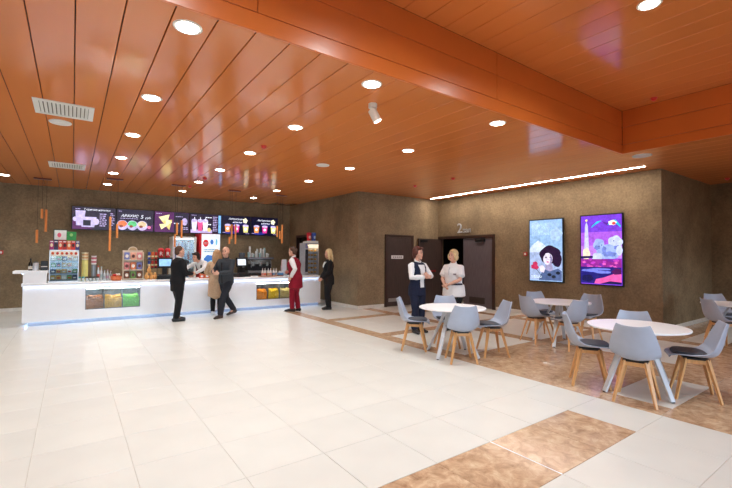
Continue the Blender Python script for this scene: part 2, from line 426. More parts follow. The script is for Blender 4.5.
lf = MB().b2(-1.0, 0.0, -.0, .0, 0, 0).build('tmp', M_DOOR, d); bpy.data.objects.remove(lf)
lf = MB().b2(.0, .045, -.96, .0, .01, OZ-.035, bev=.003).build('leaf', M_DOOR, d)       # open leaf, swung back to the side wall
MB().b2(.045, .075, -.62, -.28, 1.0, 1.04).b2(.045, .09, -.62, -.60, .99, 1.05).b2(.045, .09, -.30, -.28, .99, 1.05).build('push_bar', mat('push_red', (150, 20, 26), .4), lf)
MB().b2(.045, .085, -.9, -.62, OZ-.15, OZ-.07, bev=.006).build('door_closer', M_BLK, lf)
d = struct(bpy.data.objects.new('door_3', None)); COL.objects.link(d); d.location = (WX, DY1, 0); d.rotation_euler = (0, 0, -PI/2)
MB().b2(-.06, .02, -.03, .14, 0, DZ+.06).b2(DY1-DY0-.02, DY1-DY0+.06, -.03, .14, 0, DZ+.06).b2(.02, DY1-DY0-.02, -.03, .14, DZ-.02, DZ+.06).build('door_frame', M_DFRM, d)

# hall number above the double door
M_SIGN = mat('sign_silver', (196, 200, 206), .3, metal=.15)
t = thing('hall_sign', 'grey metal wall lettering reading 2 зал above the double door', 'sign', (SX-.012, 8.57, 2.20), -PI/2)
link('numeral', text_mesh('2', .42, M_SIGN, .012), t, (0, 0, 0)); link('lettering', text_mesh('зал', .2, M_SIGN, .012), t, (.22, 0, 0))

# ------------------------------------------------------------------ ceiling fixtures
def downlight():
    t = thing('downlight', 'x', 'ceiling light', group='recessed downlights')
    MB().lathe([(.072, -.004), (.105, -.006), (.11, .0), (.11, .012), (.072, .012)], 28).build('trim_ring', M_WPL, t, True)
    MB().lathe([(.08, -.008), (.084, -.003)], 24).build('lens', M_LENS, t)
    ld = bpy.data.lights.new('lamp', 'AREA'); ld.shape = 'DISK'; ld.size = .15; ld.energy = LAMP_W; ld.spread = math.radians(112); ld.color = (.86, .97, 1.0)
    lo = bpy.data.objects.new('lamp', ld); COL.objects.link(lo); lo.parent = t; lo.location = (0, 0, -.012)
    return t
dl = downlight(); first = True
rowsd = []
rowname = {-3.1: 'leftmost row', -1.3: 'row left of the vents', .70: 'row right of the vents', 2.50: 'row above the bald man', 4.60: 'row above the round tables'}
ordn = ['first', 'second', 'third', 'fourth', 'fifth', 'last']
for x in (-1.3, .70, 2.50, 4.60):
    for k in range(6): rowsd.append((x, 3.4+1.8*k+(.1 if x > 4 and k > 3 else 0), CZ, '%s recessed downlight beyond the ceiling step, %s' % (ordn[k], rowname[x])))
for x, nm in ((.7, 'leftmost column'), (2.5, 'middle column'), (4.62, 'column above the tables')):
    for k in range(1): rowsd.append((x, 1.62-1.8*k, UZ, '%s recessed downlight of the raised ceiling bay, %s' % (('far', 'near')[k], nm)))
for x, nm in ((10.2, 'left'), (12.0, 'right')): rowsd.append((x, .9, CZ, '%s recessed downlight in the low ceiling beyond the raised bay' % nm))
bay_lamp = [c.data for c in dl.children if c.type == 'LIGHT'][0].copy(); bay_lamp.energy = LAMP_W*3.0; bay_lamp.spread = math.radians(155)       # stronger lamps under the higher ceiling
for x, y, z, lab in rowsd:
    if first: dl.location = (x, y, z); dl['label'] = lab; first = False
    else:
        c = dup(dl, (x, y, z), label=lab)
        if z > CZ+.1:
            for ch in c.children:
                if ch.type == 'LIGHT': ch.data = bay_lamp
def round_speaker(x, y, lab, r=.13):
    t = thing('ceiling_speaker', lab, 'speaker', (x, y, CZ), group='round ceiling speakers')
    MB().lathe([(r*.86, -.012), (r*.95, -.014), (r, -.006), (r, .0)], 28).build('bezel', M_WPL, t, True)
    MB().lathe([(r*.86, -.0125), (r*.86, -.008)], 28).build('grille', mat('speaker_grille', (228, 226, 222), .6, bump=.3, bscale=300), t)
round_speaker(-.17, 6.92, 'round white ceiling speaker beside the square air vent', .13)
round_speaker(4.0, 7.06, 'round white ceiling speaker between two downlights near the counter end')
round_speaker(8.09, 2.98, 'round white ceiling speaker at the corner of the raised bay', .15)
def vent(x, y, lab):
    t = thing('air_vent', lab, 'air vent', (x, y, CZ), group='ceiling air vents')
    f = MB()
    f.b2(-.3, .3, -.3, -.245, -.012, 0).b2(-.3, .3, .245, .3, -.012, 0).b2(-.3, -.245, -.245, .245, -.012, 0).b2(.245, .3, -.245, .245, -.012, 0)
    f.build('frame', M_WPL, t); MB().b2(-.245, .245, -.245, .245, -.002, .0).build('backing', mat('vent_back', (96, 92, 86), .7), t)
    for k in range(12):
        MB().box((-.224+k*.0407, 0, -.006), (.033, .49, .003), rot=(0, .35, 0)).build('slat', M_WPL, t)
vent(-.115, 6.29, 'square white louvred air vent nearer the camera'); vent(-.12, 10.3, 'square white louvred air vent farther away over the counter')
def detector(x, y, lab, z=CZ, s=1):
    t = thing('smoke_detector', lab, 'smoke detector', (x, y, z), group='red ceiling detectors')
    MB().lathe([(.045*s, -.012), (.05*s, 0)], 18).build('base', M_RED, t, True)
    MB().lathe([(.012*s, -.05*s), (.034*s, -.036*s), (.042*s, -.012)], 18).build('sensor', mat('detector_red', (214, 52, 36), .35), t, True)
for x, y, z, lab in ((2.52, 6.41, CZ, 'red smoke detector between two downlights above the bald man'), (2.49, 9.96, CZ, 'red smoke detector behind the menu reflections over the counter'), (2.47, 11.38, CZ, 'red smoke detector nearest the middle pendant plate'),
                     (7.06, 7.71, CZ, 'red smoke detector left of the end of the light strip'), (7.06, 6.43, CZ, 'red smoke detector above the middle of the light strip'), (7.43, 2.56, UZ, 'red smoke detector in the raised ceiling bay corner'), (11.9, 2.7, CZ, 'red smoke detector at the far right ceiling edge')):
    detector(x, y, lab, z)
t = thing('track_spotlight', 'white cylinder spotlight hanging from the copper ceiling', 'spotlight', (2.84, 3.84, CZ))
MB().lathe([(.05, -.05), (.052, 0)], 20).build('mount', M_WPL, t, True)
MB().cyl((0, 0, -.05), (0, 0, -.085), .012).build('swivel', M_WPL, t, True)
ax = Vector((.32, -.25, -.8)).normalized()
MB().lathe([(.047, 0), (.05, .006), (.05, .15), (.044, .15), (.042, .13)], 22, Vector((0, 0, -.09))-ax*.02, ax).build('lamp_body', M_WPL, t, True)
MB().lathe([(.043, .1505), (.043, .153)], 22, Vector((0, 0, -.09))-ax*.02, ax).build('lens', mat('spot_lens', (255, 255, 255), .3, emit=(255, 250, 240), es=6), t)
# wall-washing light strip
t = thing('linear_light', 'long thin white light strip along the ceiling above the wall screens', 'light strip', (9.06, 0, CZ))
MB().b2(-.03, .03, 3.28, 9.17, -.012, .0).build('channel', M_WPL, t)
MB().b2(-.022, .022, 3.29, 9.16, -.0135, -.012).build('diffuser', M_LED, t)
# pendants over the counter
M_ORG = mat('pendant_orange', (226, 140, 72), .35, emit=(226, 130, 60), es=.08)
M_CORD = mat('cord_black', (40, 34, 30), .6)
PEND = [(12.40, (-.61), [(-.604, 2.544, 2.324), (-.527, 2.535, 2.01), (-.69, 2.044, 1.736)], 'cluster of three orange tube pendants at the left end of the counter'),
        (11.38, .79, [(.713, 2.363, 1.559), (.858, 2.197, 1.87)], 'pair of orange tube pendants hanging in front of the peanut menu screen'),
        (11.38, 2.2, [(2.171, 2.296, 1.987), (2.131, 2.011, 1.677), (2.292, 2.367, 1.9)], 'cluster of three orange tube pendants above the man in the black suit'),
        (11.38, 3.64, [(3.516, 1.977, 1.784), (3.579, 2.324, 1.924), (3.693, 2.329, 1.788)], 'cluster of three orange tube pendants above the bald man'),
        (11.38, 5.05, [(4.914, 2.348, 2.021), (5.011, 2.203, 1.965), (5.089, 2.386, 1.847)], 'cluster of three orange tube pendants at the right end of the menu screens')]
for Y, px, tubes, lab in PEND:
    t = thing('pendant_cluster', lab, 'pendant lamp', (px, Y, CZ), group='orange tube pendants')
    MB().b2(-.17, .17, -.05, .05, -.03, 0, bev=.006).build('ceiling_plate', mat('plate_darkred', (110, 42, 26), .4), t)
    for j, (x, zt, zb) in enumerate(tubes):
        dy = (j-1)*.02
        tb = MB().lathe([(.020, zb-CZ), (.024, zb-CZ), (.024, zt-CZ), (.008, zt-CZ+.006)], 16, (x-px, dy, 0)).build('tube_shade', M_ORG, t, True)
        MB().cyl((x-px, dy, zt-CZ), (x-px, dy, -.02), .003, n=6).build('cord', M_CORD, tb)

# ------------------------------------------------------------------ screens
class Art:
    def __init__(s, disp, w, h, y): s.p, s.w, s.h, s.y, s.k = disp, w, h, y, 0
    def _put(s, name, pts, m):
        s.k += 1; y = s.y-.0006*s.k
        return MB().prism([(u*s.w, v*s.h) for u, v in pts], y, y+.0004).build(name, m, s.p)
    def poly(s, name, pts, m): return s._put(name, pts, m)
    def ell(s, name, u, v, ru, rv, m, n=36, a0=0, a1=2*PI, wob=0):
        pts = []
        for i in range(n):
            a = a0+(a1-a0)*i/(n if a1-a0 > 6.2 else n-1); q = 1+wob*math.sin(a*5+u*9)
            pts.append((u+ru*q*math.cos(a), v+rv*q*math.sin(a)))
        return s._put(name, pts, m)
    def rect(s, name, u0, v0, u1, v1, m): return s._put(name, [(u0, v0), (u1, v0), (u1, v1), (u0, v1)], m)
    def text(s, body, u, v, size, m, shear=0):
        s.k += 1; return link('lettering', text_mesh(body, size, m, .0003, shear), s.p, (u*s.w, s.y-.0006*s.k, v*s.h))
    def lines(s, name, u0, u1, v0, v1, n, m, seed=0):
        rr = random.Random(seed); b = MB(); s.k += 1; y = s.y-.0006*s.k
        for i in range(n):
            v = v1-(v1-v0)*(i+.5)/n; hh = (v1-v0)/n*.45; u = u0
            while u < u1-.02:
                L = min(rr.uniform(.02, .07), u1-u); b.prism([(u*s.w, (v-hh/2)*s.h), ((u+L)*s.w, (v-hh/2)*s.h), ((u+L)*s.w, (v+hh/2)*s.h), (u*s.w, (v+hh/2)*s.h)], y, y+.0004); u += L+.015
        return b.build(name, m, s.p)
def screen(name, label, loc, rz, w_, h_, bg, group, bez=.026):
    t = thing(name, label, 'screen', loc, rz, group)
    MB().b2(0, w_, -.05, 0, 0, h_, bev=.004).build('housing', M_BLK, t)
    dsp = MB().b2(bez, w_-bez, -.053, -.049, bez, h_-bez).build('display', bg, t)
    holder = dsp
    a = Art(dsp, w_, h_, -.0535)
    return t, a
G = glow
EW, EB = 1.7, 1.0
gw = G('scr_white', (206, 220, 246), 1.4)
# greeting-card screen
t, a = screen('wall_screen', 'tall wall screen showing a dark-haired woman with a red rose', (SX-.03, 6.09, .865), -PI/2, .905, 1.565, G('scr_paleblue', (150, 185, 228), 1.3), 'tall wall screens')
a.ell('cloud', .2, .9, .14, .06, G('scr_cloud', (172, 200, 236), 1.3), wob=.08); a.ell('cloud', .8, .75, .17, .10, G('scr_cloud', (172, 200, 236), 1.3), wob=.1)
a.ell('cloud', .7, .9, .2, .05, G('scr_cloud2', (160, 192, 232), 1.3), wob=.1)
a.poly('hill', [(.03, .52), (.1, .58), (.28, .66), (.4, .62), (.55, .55), (.55, .48), (.03, .46)], gw)
a.rect('lower_sky', .03, .03, .97, .47, G('scr_lav', (168, 186, 226), 1.2))
a.lines('lettering', .1, .62, .74, .93, 10, G('scr_txt2', (186, 212, 244), 1.4), 3)
hair = G('scr_hair', (44, 22, 58), 1.0)
a.ell('hair', .63, .43, .30, .145, hair, 26, wob=.05)
a.ell('hair', .83, .36, .13, .12, hair, 18, wob=.05)
a.poly('neck', [(.5, .3), (.68, .3), (.74, .14), (.5, .12)], G('scr_neck', (168, 160, 200), 1.1))
a.poly('blouse', [(.45, .21), (.62, .17), (.85, .22), (.96, .18), (.96, .03), (.3, .03), (.36, .12)], G('scr_blouse', (90, 110, 160), 1.0))
a.ell('face', .57, .37, .135, .095, G('scr_face', (226, 214, 236), 1.3), 22)
a.poly('fringe', [(.4, .43), (.46, .50), (.62, .51), (.76, .44), (.78, .36), (.7, .42), (.6, .46), (.5, .455)], hair)
for u in (.52, .65): a.ell('eye', u, .39, .028, .009, hair, 10)
a.ell('lips', .57, .318, .04, .01, G('scr_lip', (190, 60, 110), 1.2), 10)
a.poly('cheek_shade', [(.64, .44), (.69, .40), (.70, .35), (.66, .30), (.62, .285), (.65, .34)], G('scr_shade', (150, 140, 190), 1.1))
a.poly('fringe', [(.38, .36), (.42, .45), (.52, .5), (.5, .44), (.45, .40), (.42, .31)], hair)
a.poly('nose', [(.575, .385), (.6, .345), (.565, .345)], G('scr_nose', (190, 176, 210), 1.2))
a.poly('hand', [(.32, .25), (.42, .27), (.5, .22), (.46, .15), (.36, .16)], G('scr_face', (226, 214, 236), 1.3))
for u, v in ((.2, .285), (.15, .24), (.23, .23)): a.ell('rose', u, v, .075, .038, G('scr_rose', (196, 48, 92), 1.3), 14, wob=.12)
a.poly('stem', [(.2, .22), (.22, .22), (.4, .1), (.38, .1)], G('scr_leaf', (40, 66, 80), 1.0))
for u, v in ((.62, .12), (.74, .09), (.86, .15)): a.ell('leaf', u, v, .06, .025, G('scr_dark', (22, 30, 50), 1.0), 10)
a.lines('lettering', .08, .4, .06, .1, 2, G('scr_txt', (222, 236, 255), 1.6), 5)
# city screen
t, a = screen('wall_screen', 'tall wall screen showing a purple city poster with a pale obelisk', (SX-.03, 4.79, .86), -PI/2, .915, 1.59, G('scr_purple', (120, 62, 214), 1.3), 'tall wall screens')
a.rect('sky_band', .03, .55, .97, .75, G('scr_purple2', (172, 92, 226), 1.3)); a.rect('sky_band', .03, .38, .97, .56, G('scr_purple3', (196, 128, 232), 1.25))
a.poly('obelisk', [(.1, .42), (.23, .42), (.2, .84), (.165, .9), (.13, .84)], G('scr_obelisk', (190, 190, 246), 1.5))
a.ell('star', .165, .92, .03, .016, G('scr_gold', (250, 230, 150), 1.4), 8)
a.ell('fountain_glow', .16, .44, .09, .09, G('scr_gold2', (246, 224, 196), 1.5), 16, wob=.1)
a.poly('ribbon', [(.28, .81), (.4, .86), (.53, .905), (.42, .9), (.3, .84)], G('scr_teal', (40, 188, 220), 1.4))
a.poly('ribbon', [(.53, .895), (.66, .83), (.72, .86), (.66, .87)], G('scr_violet', (96, 40, 170), 1.2))
a.poly('ribbon', [(.66, .84), (.82, .87), (.95, .80), (.95, .83), (.84, .91), (.72, .9)], G('scr_teal', (40, 188, 220), 1.4))
a.ell('emblem', .77, .87, .09, .035, G('scr_cream', (240, 236, 220), 1.4), 14, wob=.15); a.ell('emblem', .8, .86, .04, .02, G('scr_red', (220, 60, 70), 1.3), 10)
pb = G('scr_bear', (158, 178, 240), 1.3); pb2 = G('scr_bear2', (198, 208, 246), 1.3)
a.ell('snow_shape', .46, .57, .13, .085, pb, wob=.06); a.ell('snow_shape', .83, .60, .16, .09, pb2, wob=.07); a.ell('snow_shape', .68, .47, .27, .1, pb, wob=.07)
for u, v, ru, rv in ((.42, .53, .07, .03), (.7, .44, .16, .035), (.88, .53, .08, .03), (.58, .5, .05, .05)): a.ell('snow_shade', u, v, ru, rv, G('scr_shadeblue', (120, 136, 214), 1.2), wob=.12)
a.ell('snow_shape', .42, .40, .12, .06, pb2, 16, wob=.08); a.ell('snow_shape', .92, .49, .07, .07, pb2, 14, wob=.06)
for u, v in ((.47, .55), (.53, .565), (.80, .62)): a.ell('dot', u, v, .014, .008, G('scr_navy', (24, 22, 90), 1), 8)
a.poly('far_bank', [(.03, .41), (.32, .415), (.32, .385), (.03, .375)], G('scr_navy', (24, 22, 90), 1))
rr = random.Random(4)
a.rect('flower_field', .03, .25, .97, .37, G('scr_magenta', (150, 40, 150), 1.2))
for i in range(26): a.ell('flower', rr.uniform(.08, .93), rr.uniform(.25, .37), .045, .016, G('scr_pk%d' % (i % 3), ((232, 96, 190), (190, 60, 190), (120, 40, 160))[i % 3], 1.25), 9, wob=.2)
a.rect('river', .03, .03, .97, .26, G('scr_river', (36, 30, 128), 1.1))
for u, v, ru, rv, c in ((.25, .21, .2, .02, 'scr_lilac'), (.55, .19, .2, .02, 'scr_lilac'), (.2, .1, .14, .05, 'scr_navy'), (.5, .23, .25, .015, 'scr_lilac')): a.ell('ripple', u, v, ru, rv, G(c, (120, 130, 236), 1.2), 14, wob=.1)
a.poly('pink_bank', [(.36, .03), (.4, .09), (.6, .12), (.8, .17), (.97, .2), (.97, .05), (.97, .03)], G('scr_hotpink', (236, 90, 170), 1.35))
a.poly('dark_bank', [(.5, .03), (.72, .07), (.97, .06), (.97, .03)], G('scr_navy', (24, 22, 90), 1))
a.poly('rust_bank', [(.75, .2), (.86, .25), (.97, .23), (.97, .17), (.82, .16)], G('scr_plum', (88, 20, 90), 1.1))

# menu boards
bgP = G('menu_purple', (34, 12, 44), 1.0); bgM = G('menu_magenta', (92, 16, 92), 1.0); bgN = G('menu_navy', (16, 14, 44), 1.0)
lil = G('menu_lilac', (190, 170, 220), 1.3); wht = G('menu_white', (240, 240, 255), 1.5)
MX = [-.035, 1.0, 1.975, 2.975, 3.965, 4.945]; MW = .975; MH = .64
def menu(i, label, bg): return screen('menu_screen', label, (MX[i], 13.70, 2.15), 0, [1.03, .965, .99, .98, .97, .985][i], MH, bg, 'menu screens above the counter', .012)
cupw = G('menu_cup', (206, 190, 240), 1.25); cupd = G('menu_dark', (30, 10, 36), 1)
t, a = menu(0, 'leftmost menu screen with white cups and coffee on purple', bgP)
a.poly('purple_corner', [(.02, .03), (.5, .03), (.02, .4)], bgM)
a.text('Горячие напитки', .27, .84, .075, wht); a.lines('price_lines', .08, .2, .86, .92, 1, lil, 1); a.lines('price_lines', .62, .78, .15, .75, 7, lil, 2); a.lines('price_lines', .86, .96, .2, .78, 8, lil, 22)
a.poly('tall_cup', [(.10, .18), (.26, .18), (.30, .82), (.08, .82)], cupw); a.poly('mug', [(.22, .12), (.5, .12), (.55, .56), (.18, .56)], cupw); a.ell('mug_handle', .54, .36, .07, .14, cupw); a.ell('mug_handle', .085, .45, .06, .1, cupw)
a.poly('coffee', [(.25, .18), (.42, .18), (.42, .42), (.25, .42)], cupd)
t, a = menu(1, 'menu screen reading АРАХИС with three bowls of nuts', bgP)
a.poly('magenta_corner', [(.6, .03), (.98, .03), (.98, .35)], bgM); a.text('АРАХИС', .12, .64, .105, wht, .3); a.text('5', .63, .60, .15, wht, .2); a.text('руб.', .76, .6, .08, wht, .2); a.lines('price_lines', .06, .16, .86, .92, 1, lil, 4); a.lines('price_lines', .1, .56, .55, .6, 1, lil, 6)
for u, c, nm in ((.16, (232, 120, 70), 'orange'), (.42, (90, 190, 120), 'green'), (.68, (220, 190, 150), 'tan')):
    a.ell('bowl', u, .27, .145, .22, cupw, 20); a.ell('nuts', u, .33, .12, .14, G('menu_nut_'+nm, c, 1.4), 16, wob=.06)
    a.ell('nuts', u-.03, .22, .05, .06, G('menu_nut_dk', (150, 70, 40), 1.2), 10)
a.ell('peanut', .87, .2, .05, .07, G('menu_pink', (240, 120, 160), 1.4), 10)
t, a = menu(2, 'menu screen with a pile of pale yellow nacho chips', bgM)
a.rect('dark_field', .55, .03, .98, .97, bgP)
nac = G('menu_nacho', (246, 232, 170), 1.5); nac2 = G('menu_nacho2', (224, 200, 120), 1.4)
a.poly('nacho', [(.12, .72), (.42, .86), (.34, .3)], nac); a.poly('nacho', [(.2, .55), (.5, .62), (.42, .12)], nac2); a.poly('nacho', [(.14, .38), (.46, .45), (.2, .14)], nac); a.poly('nacho', [(.3, .7), (.5, .5), (.34, .3)], nac)
a.lines('price_lines', .6, .8, .75, .82, 1, lil, 8); a.lines('price_lines', .55, .72, .4, .5, 1, wht, 9); a.ell('sauce_cup', .86, .55, .08, .18, lil); a.lines('price_lines', .78, .96, .15, .3, 2, lil, 10); a.lines('price_lines', .05, .2, .86, .92, 1, lil, 11)
t, a = menu(3, 'menu screen with three tall milkshake glasses and a price column', bgP)
a.rect('purple_field', .03, .04, .7, .2, lil); a.rect('blue_edge', .9, .05, .98, .95, G('menu_blue', (120, 180, 240), 1.4))
for u, c, nm in ((.14, (226, 214, 250), 'w'), (.32, (226, 70, 130), 'p'), (.48, (236, 222, 236), 'v')):
    a.poly('glass', [(u-.06, .14), (u+.06, .14), (u+.085, .62), (u-.085, .62)], G('menu_shake_'+nm, c, 1.5)); a.ell('foam', u, .64, .085, .09, cupw); a.rect('straw', u, .66, u+.015, .82, wht)
a.lines('price_lines', .5, .68, .78, .86, 1, wht, 12); a.lines('price_lines', .56, .66, .42, .52, 1, wht, 13); a.lines('price_lines', .72, .86, .12, .9, 9, lil, 14); a.lines('price_lines', .05, .2, .88, .93, 1, lil, 15); a.ell('pastry', .6, .2, .06, .1, nac2)
for i, lab in ((4, 'menu screen with orange, pink and yellow drinks, left of its twin'), (5, 'rightmost menu screen with orange, pink and yellow drinks')):
    t, a = menu(i, lab, bgN)
    a.ell('blue_wash', .3, .12, .22, .08, G('menu_wash', (40, 50, 150), 1.0)); a.ell('blue_wash', .6, .6, .26, .1, G('menu_wash2', (34, 36, 100), 1.0))
    a.text('Авторские', .22, .78, .09, wht, .35); a.text('напитки', .36, .62, .08, wht, .35)
    for u, c, nm in ((.2, (244, 150, 80), 'o'), (.5, (226, 60, 150), 'm'), (.82, (232, 220, 140), 'y')):
        a.poly('cup', [(u-.07, .14), (u+.07, .14), (u+.1, .5), (u-.1, .5)], G('menu_drink_'+nm, c, 1.45)); a.ell('rim', u, .5, .1, .06, cupw)
        a.ell('fruit', u, .32, .05, .07, wht, 12)
    a.ell('flower', .8, .76, .08, .13, G('menu_flower', (248, 240, 200), 1.5), 14, wob=.2); a.lines('price_lines', .03, .12, .08, .14, 1, lil, 16); a.lines('price_lines', .82, .96, .06, .11, 1, lil, 17)
t = thing('screen_rail', 'black mounting rail behind the row of menu screens', 'rail', (0, 13.70, 2.45)); MB().b2(0, 5.9, .0, .03, -.04, .04).build('rail_bar', M_BLK, t); 
for x in (.5, 2.4, 4.4, 5.6): MB().b2(x-.03, x+.03, .03, .1, -.06, .06).build('wall_bracket', M_BLK, t)
# fire call points
def call_point(lab, loc, rz):
    t = thing('fire_call_point', lab, 'fire alarm', loc, rz, 'red fire call points'); MB().b2(-.05, .05, -.035, 0, -.05, .05, bev=.006).build('case', M_RED, t); MB().b2(-.028, .028, -.038, -.034, -.028, .028).build('button_cover', M_WPL, t)
call_point('red fire alarm button on the wall left of the portrait screen', (SX, 6.23, 1.56), -PI/2)
call_point('red fire alarm button on the back wall at the left edge', (-1.47, Y1, 1.51), 0)

# ------------------------------------------------------------------ tables and chairs
M_TOP = mat('table_top_white', (250, 250, 252), .3, var=.01)
M_TLEG = mat('table_leg_grey_white', (214, 218, 224), .35, var=.03)
M_SHELL = mat('chair_shell_grey', (172, 180, 198), .38, var=.03)
M_CUSH = mat('chair_cushion_charcoal', (72, 76, 86), .6, var=.08, scale=30)
M_WOOD = mat('beech_wood', (214, 160, 104), .42, var=.14, scale=14, stretch=(4, 4, .5))
def make_table():
    t = thing('round_table', 'x', 'table', group='round white tables')
    MB().lathe([(.485, .698), (.497, .702), (.5, .708), (.5, .716), (.496, .72), (.0005, .72)], 56).build('tabletop', M_TOP, t, True)
    MB().lathe([(.15, .685), (.15, .699)], 24).build('mounting_plate', M_TLEG, t, True)
    for k in range(4):
        a = k*PI/2; c, s = math.cos(a), math.sin(a)
        MB().bar((.10*c, .10*s, .69), (.43*c, .43*s, .006), .062, .028, (c, s, 0), .8).build('leg', M_TLEG, t)
        MB().lathe([(.02, 0), (.02, .012)], 10, (.426*c, .426*s, 0)).build('foot_pad', M_BLK, t)
    return t
TABS = [(4.73, 4.32, 14, 'round white table near the women in front of the double door'), (6.90, 3.84, 18, 'round white table below the wall screens'), (5.23, 2.00, 66, 'nearest round white table at the lower right'), (9.13, 1.96, 20, 'round white table cut off by the right edge')]
tb = make_table()
for i, (x, y, a, lab) in enumerate(TABS):
    if i: dup(tb, (x, y, 0), math.radians(a), lab)
    else: tb.location = (x, y, 0); tb.rotation_euler.z = math.radians(a); tb['label'] = lab
def lerp_tab(tab, u):
    for (a, va), (b, vb) in zip(tab, tab[1:]):
        if u <= b:
            f = (u-a)/(b-a); f = f*f*(3-2*f) if False else f
            return [x+(y-x)*f for x, y in zip(va, vb)]
    return tab[-1][1]
def make_chair():
    t = thing('shell_chair', 'x', 'chair', group='grey shell chairs with wooden legs')
    # profile along the shell: (u, (x forward, z, half width, forward curl of the sides, upward curl of the sides))
    prof = [(0, (.235, .425, .155, 0, .0)), (.05, (.24, .452, .175, 0, .0)), (.16, (.17, .462, .205, 0, .012)), (.32, (.05, .448, .222, 0, .03)), (.44, (-.06, .438, .228, .0, .055)), (.53, (-.14, .445, .232, .03, .085)),
            (.60, (-.19, .475, .234, .065, .07)), (.68, (-.22, .53, .232, .085, .045)), (.78, (-.243, .60, .222, .085, .02)), (.88, (-.263, .705, .195, .07, .006)), (.96, (-.28, .785, .165, .05, .012)), (1, (-.288, .81, .148, .04, .02))]
    NU, NV = 30, 14
    def P(u, v):
        # smooth the table by sampling around u
        acc = [0]*5; W = 0
        for du, ww in ((-.03, 1), (0, 2), (.03, 1)):
            q = lerp_tab(prof, min(1, max(0, u+du))); acc = [a+ww*b for a, b in zip(acc, q)]; W += ww
        x, z, hw, cf, cu = [a/W for a in acc]
        return Vector((x+cf*abs(v)**2.2, hw*v*(1-.04*abs(v)), z+cu*abs(v)**2.4))
    grid = [[P(i/NU, -1+2*j/NV) for j in range(NV+1)] for i in range(NU+1)]
    b = MB(); bm = b.bm
    V = [[bm.verts.new(p) for p in row] for row in grid]
    for i in range(NU):
        for j in range(NV): bm.faces.new((V[i][j], V[i+1][j], V[i+1][j+1], V[i][j+1]))
    me = b.mesh('shell', M_SHELL, True)
    o = link('shell', me, t); md = o.modifiers.new('s', 'SOLIDIFY'); md.thickness = .012; md.offset = 0; bv = o.modifiers.new('b', 'BEVEL'); bv.width = .004; bv.segments = 2; bv.limit_method = 'ANGLE'; bv.angle_limit = 1.0
    dg = bpy.context.evaluated_depsgraph_get(); me2 = bpy.data.meshes.new_from_object(o.evaluated_get(dg)); o.modifiers.clear(); o.data = me2
    me2.polygons.foreach_set('use_smooth', [True]*len(me2.polygons))
    # cushion on the seat
    b = MB(); bm = b.bm; rings = []
    n = 28
    for lv, (sc, dz) in enumerate(((.96, .006), (1.0, .018), (.95, .032), (.7, .038), (.3, .04))):
        ring = []
        for k in range(n):
            a = 2*PI*k/n; cx = math.copysign(abs(math.cos(a))**.7, math.cos(a)); cy = math.copysign(abs(math.sin(a))**.7, math.sin(a))
            px, py = .045+.165*sc*cx, .18*sc*cy
            u = .16+(.17-px)/.31*.37; q = P(min(.56, max(.06, u)), py/.225)
            ring.append(bm.verts.new((px, py, q.z+dz)))
        rings.append(ring)
    for r1, r2 in zip(rings, rings[1:]):
        for k in range(n): bm.faces.new((r1[k], r1[(k+1) % n], r2[(k+1) % n], r2[k]))
    bm.faces.new(rings[-1]); bm.faces.new(rings[0][::-1]); b.build('cushion', M_CUSH, t, True)
    F = {}
    for sx in (-1, 1):
        for sy in (-1, 1):
            top = Vector((.095*sx+.0, .095*sy, .425)); ft = Vector((.19*sx, .185*sy, .0))
            MB().bar(top, ft, .042, .032, (sx, sy, 0), .58).build('leg', M_WOOD, t)
    for sx in (-1, 1):
        MB().b2(-.11, .11, sx*.1-.012, sx*.1+.012, .375, .415).build('side_rail', M_WOOD, t); MB().b2(sx*.1-.012, sx*.1+.012, -.09, .09, .375, .415).build('cross_rail', M_WOOD, t)
    MB().b2(-.11, .11, -.11, .11, .415, .43).build('seat_plate', M_BLK, t)
    return t
CH = [(4.49, 4.91, -45, 'grey shell chair in side view, left of the table near the women'), (5.08, 4.76, 232, 'grey shell chair behind the table near the women, facing the camera'), (4.53, 3.97, 55, 'grey shell chair seen from behind at the table near the women'), (5.20, 3.95, 150, 'grey shell chair right of the table near the women'),
      (6.66, 4.13, -15, 'grey shell chair left of the table below the portrait screen'), (7.22, 4.38, 240, 'grey shell chair behind the left side of the table below the wall screens'), (6.62, 3.52, 72, 'grey shell chair with its back to us at the table below the wall screens'), (7.50, 3.66, 185, 'grey shell chair right of the table below the wall screens'),
      (5.00, 2.42, -58, 'grey shell chair in side view, left of the nearest table'), (5.58, 2.15, 205, 'grey shell chair behind the nearest table, mostly hidden by its top'), (4.83, 1.855, 15, 'grey shell chair seen straight from behind at the nearest table'), (5.48, 1.545, 116, 'grey shell chair at the right of the nearest table, facing left'),
      (8.80, 2.09, -42, 'grey shell chair left of the table at the right edge'), (9.68, 2.30, 225, 'grey shell chair behind the table at the right edge')]
c0 = make_chair()
for i, (x, y, a, lab) in enumerate(CH):
    if i: dup(c0, (x, y, 0), math.radians(a), lab)
    else: c0.location = (x, y, 0); c0.rotation_euler.z = math.radians(a); c0['label'] = lab

ORD = ['first', 'second', 'third', 'fourth', 'fifth', 'sixth', 'seventh', 'eighth', 'ninth', 'tenth', 'eleventh', 'last']
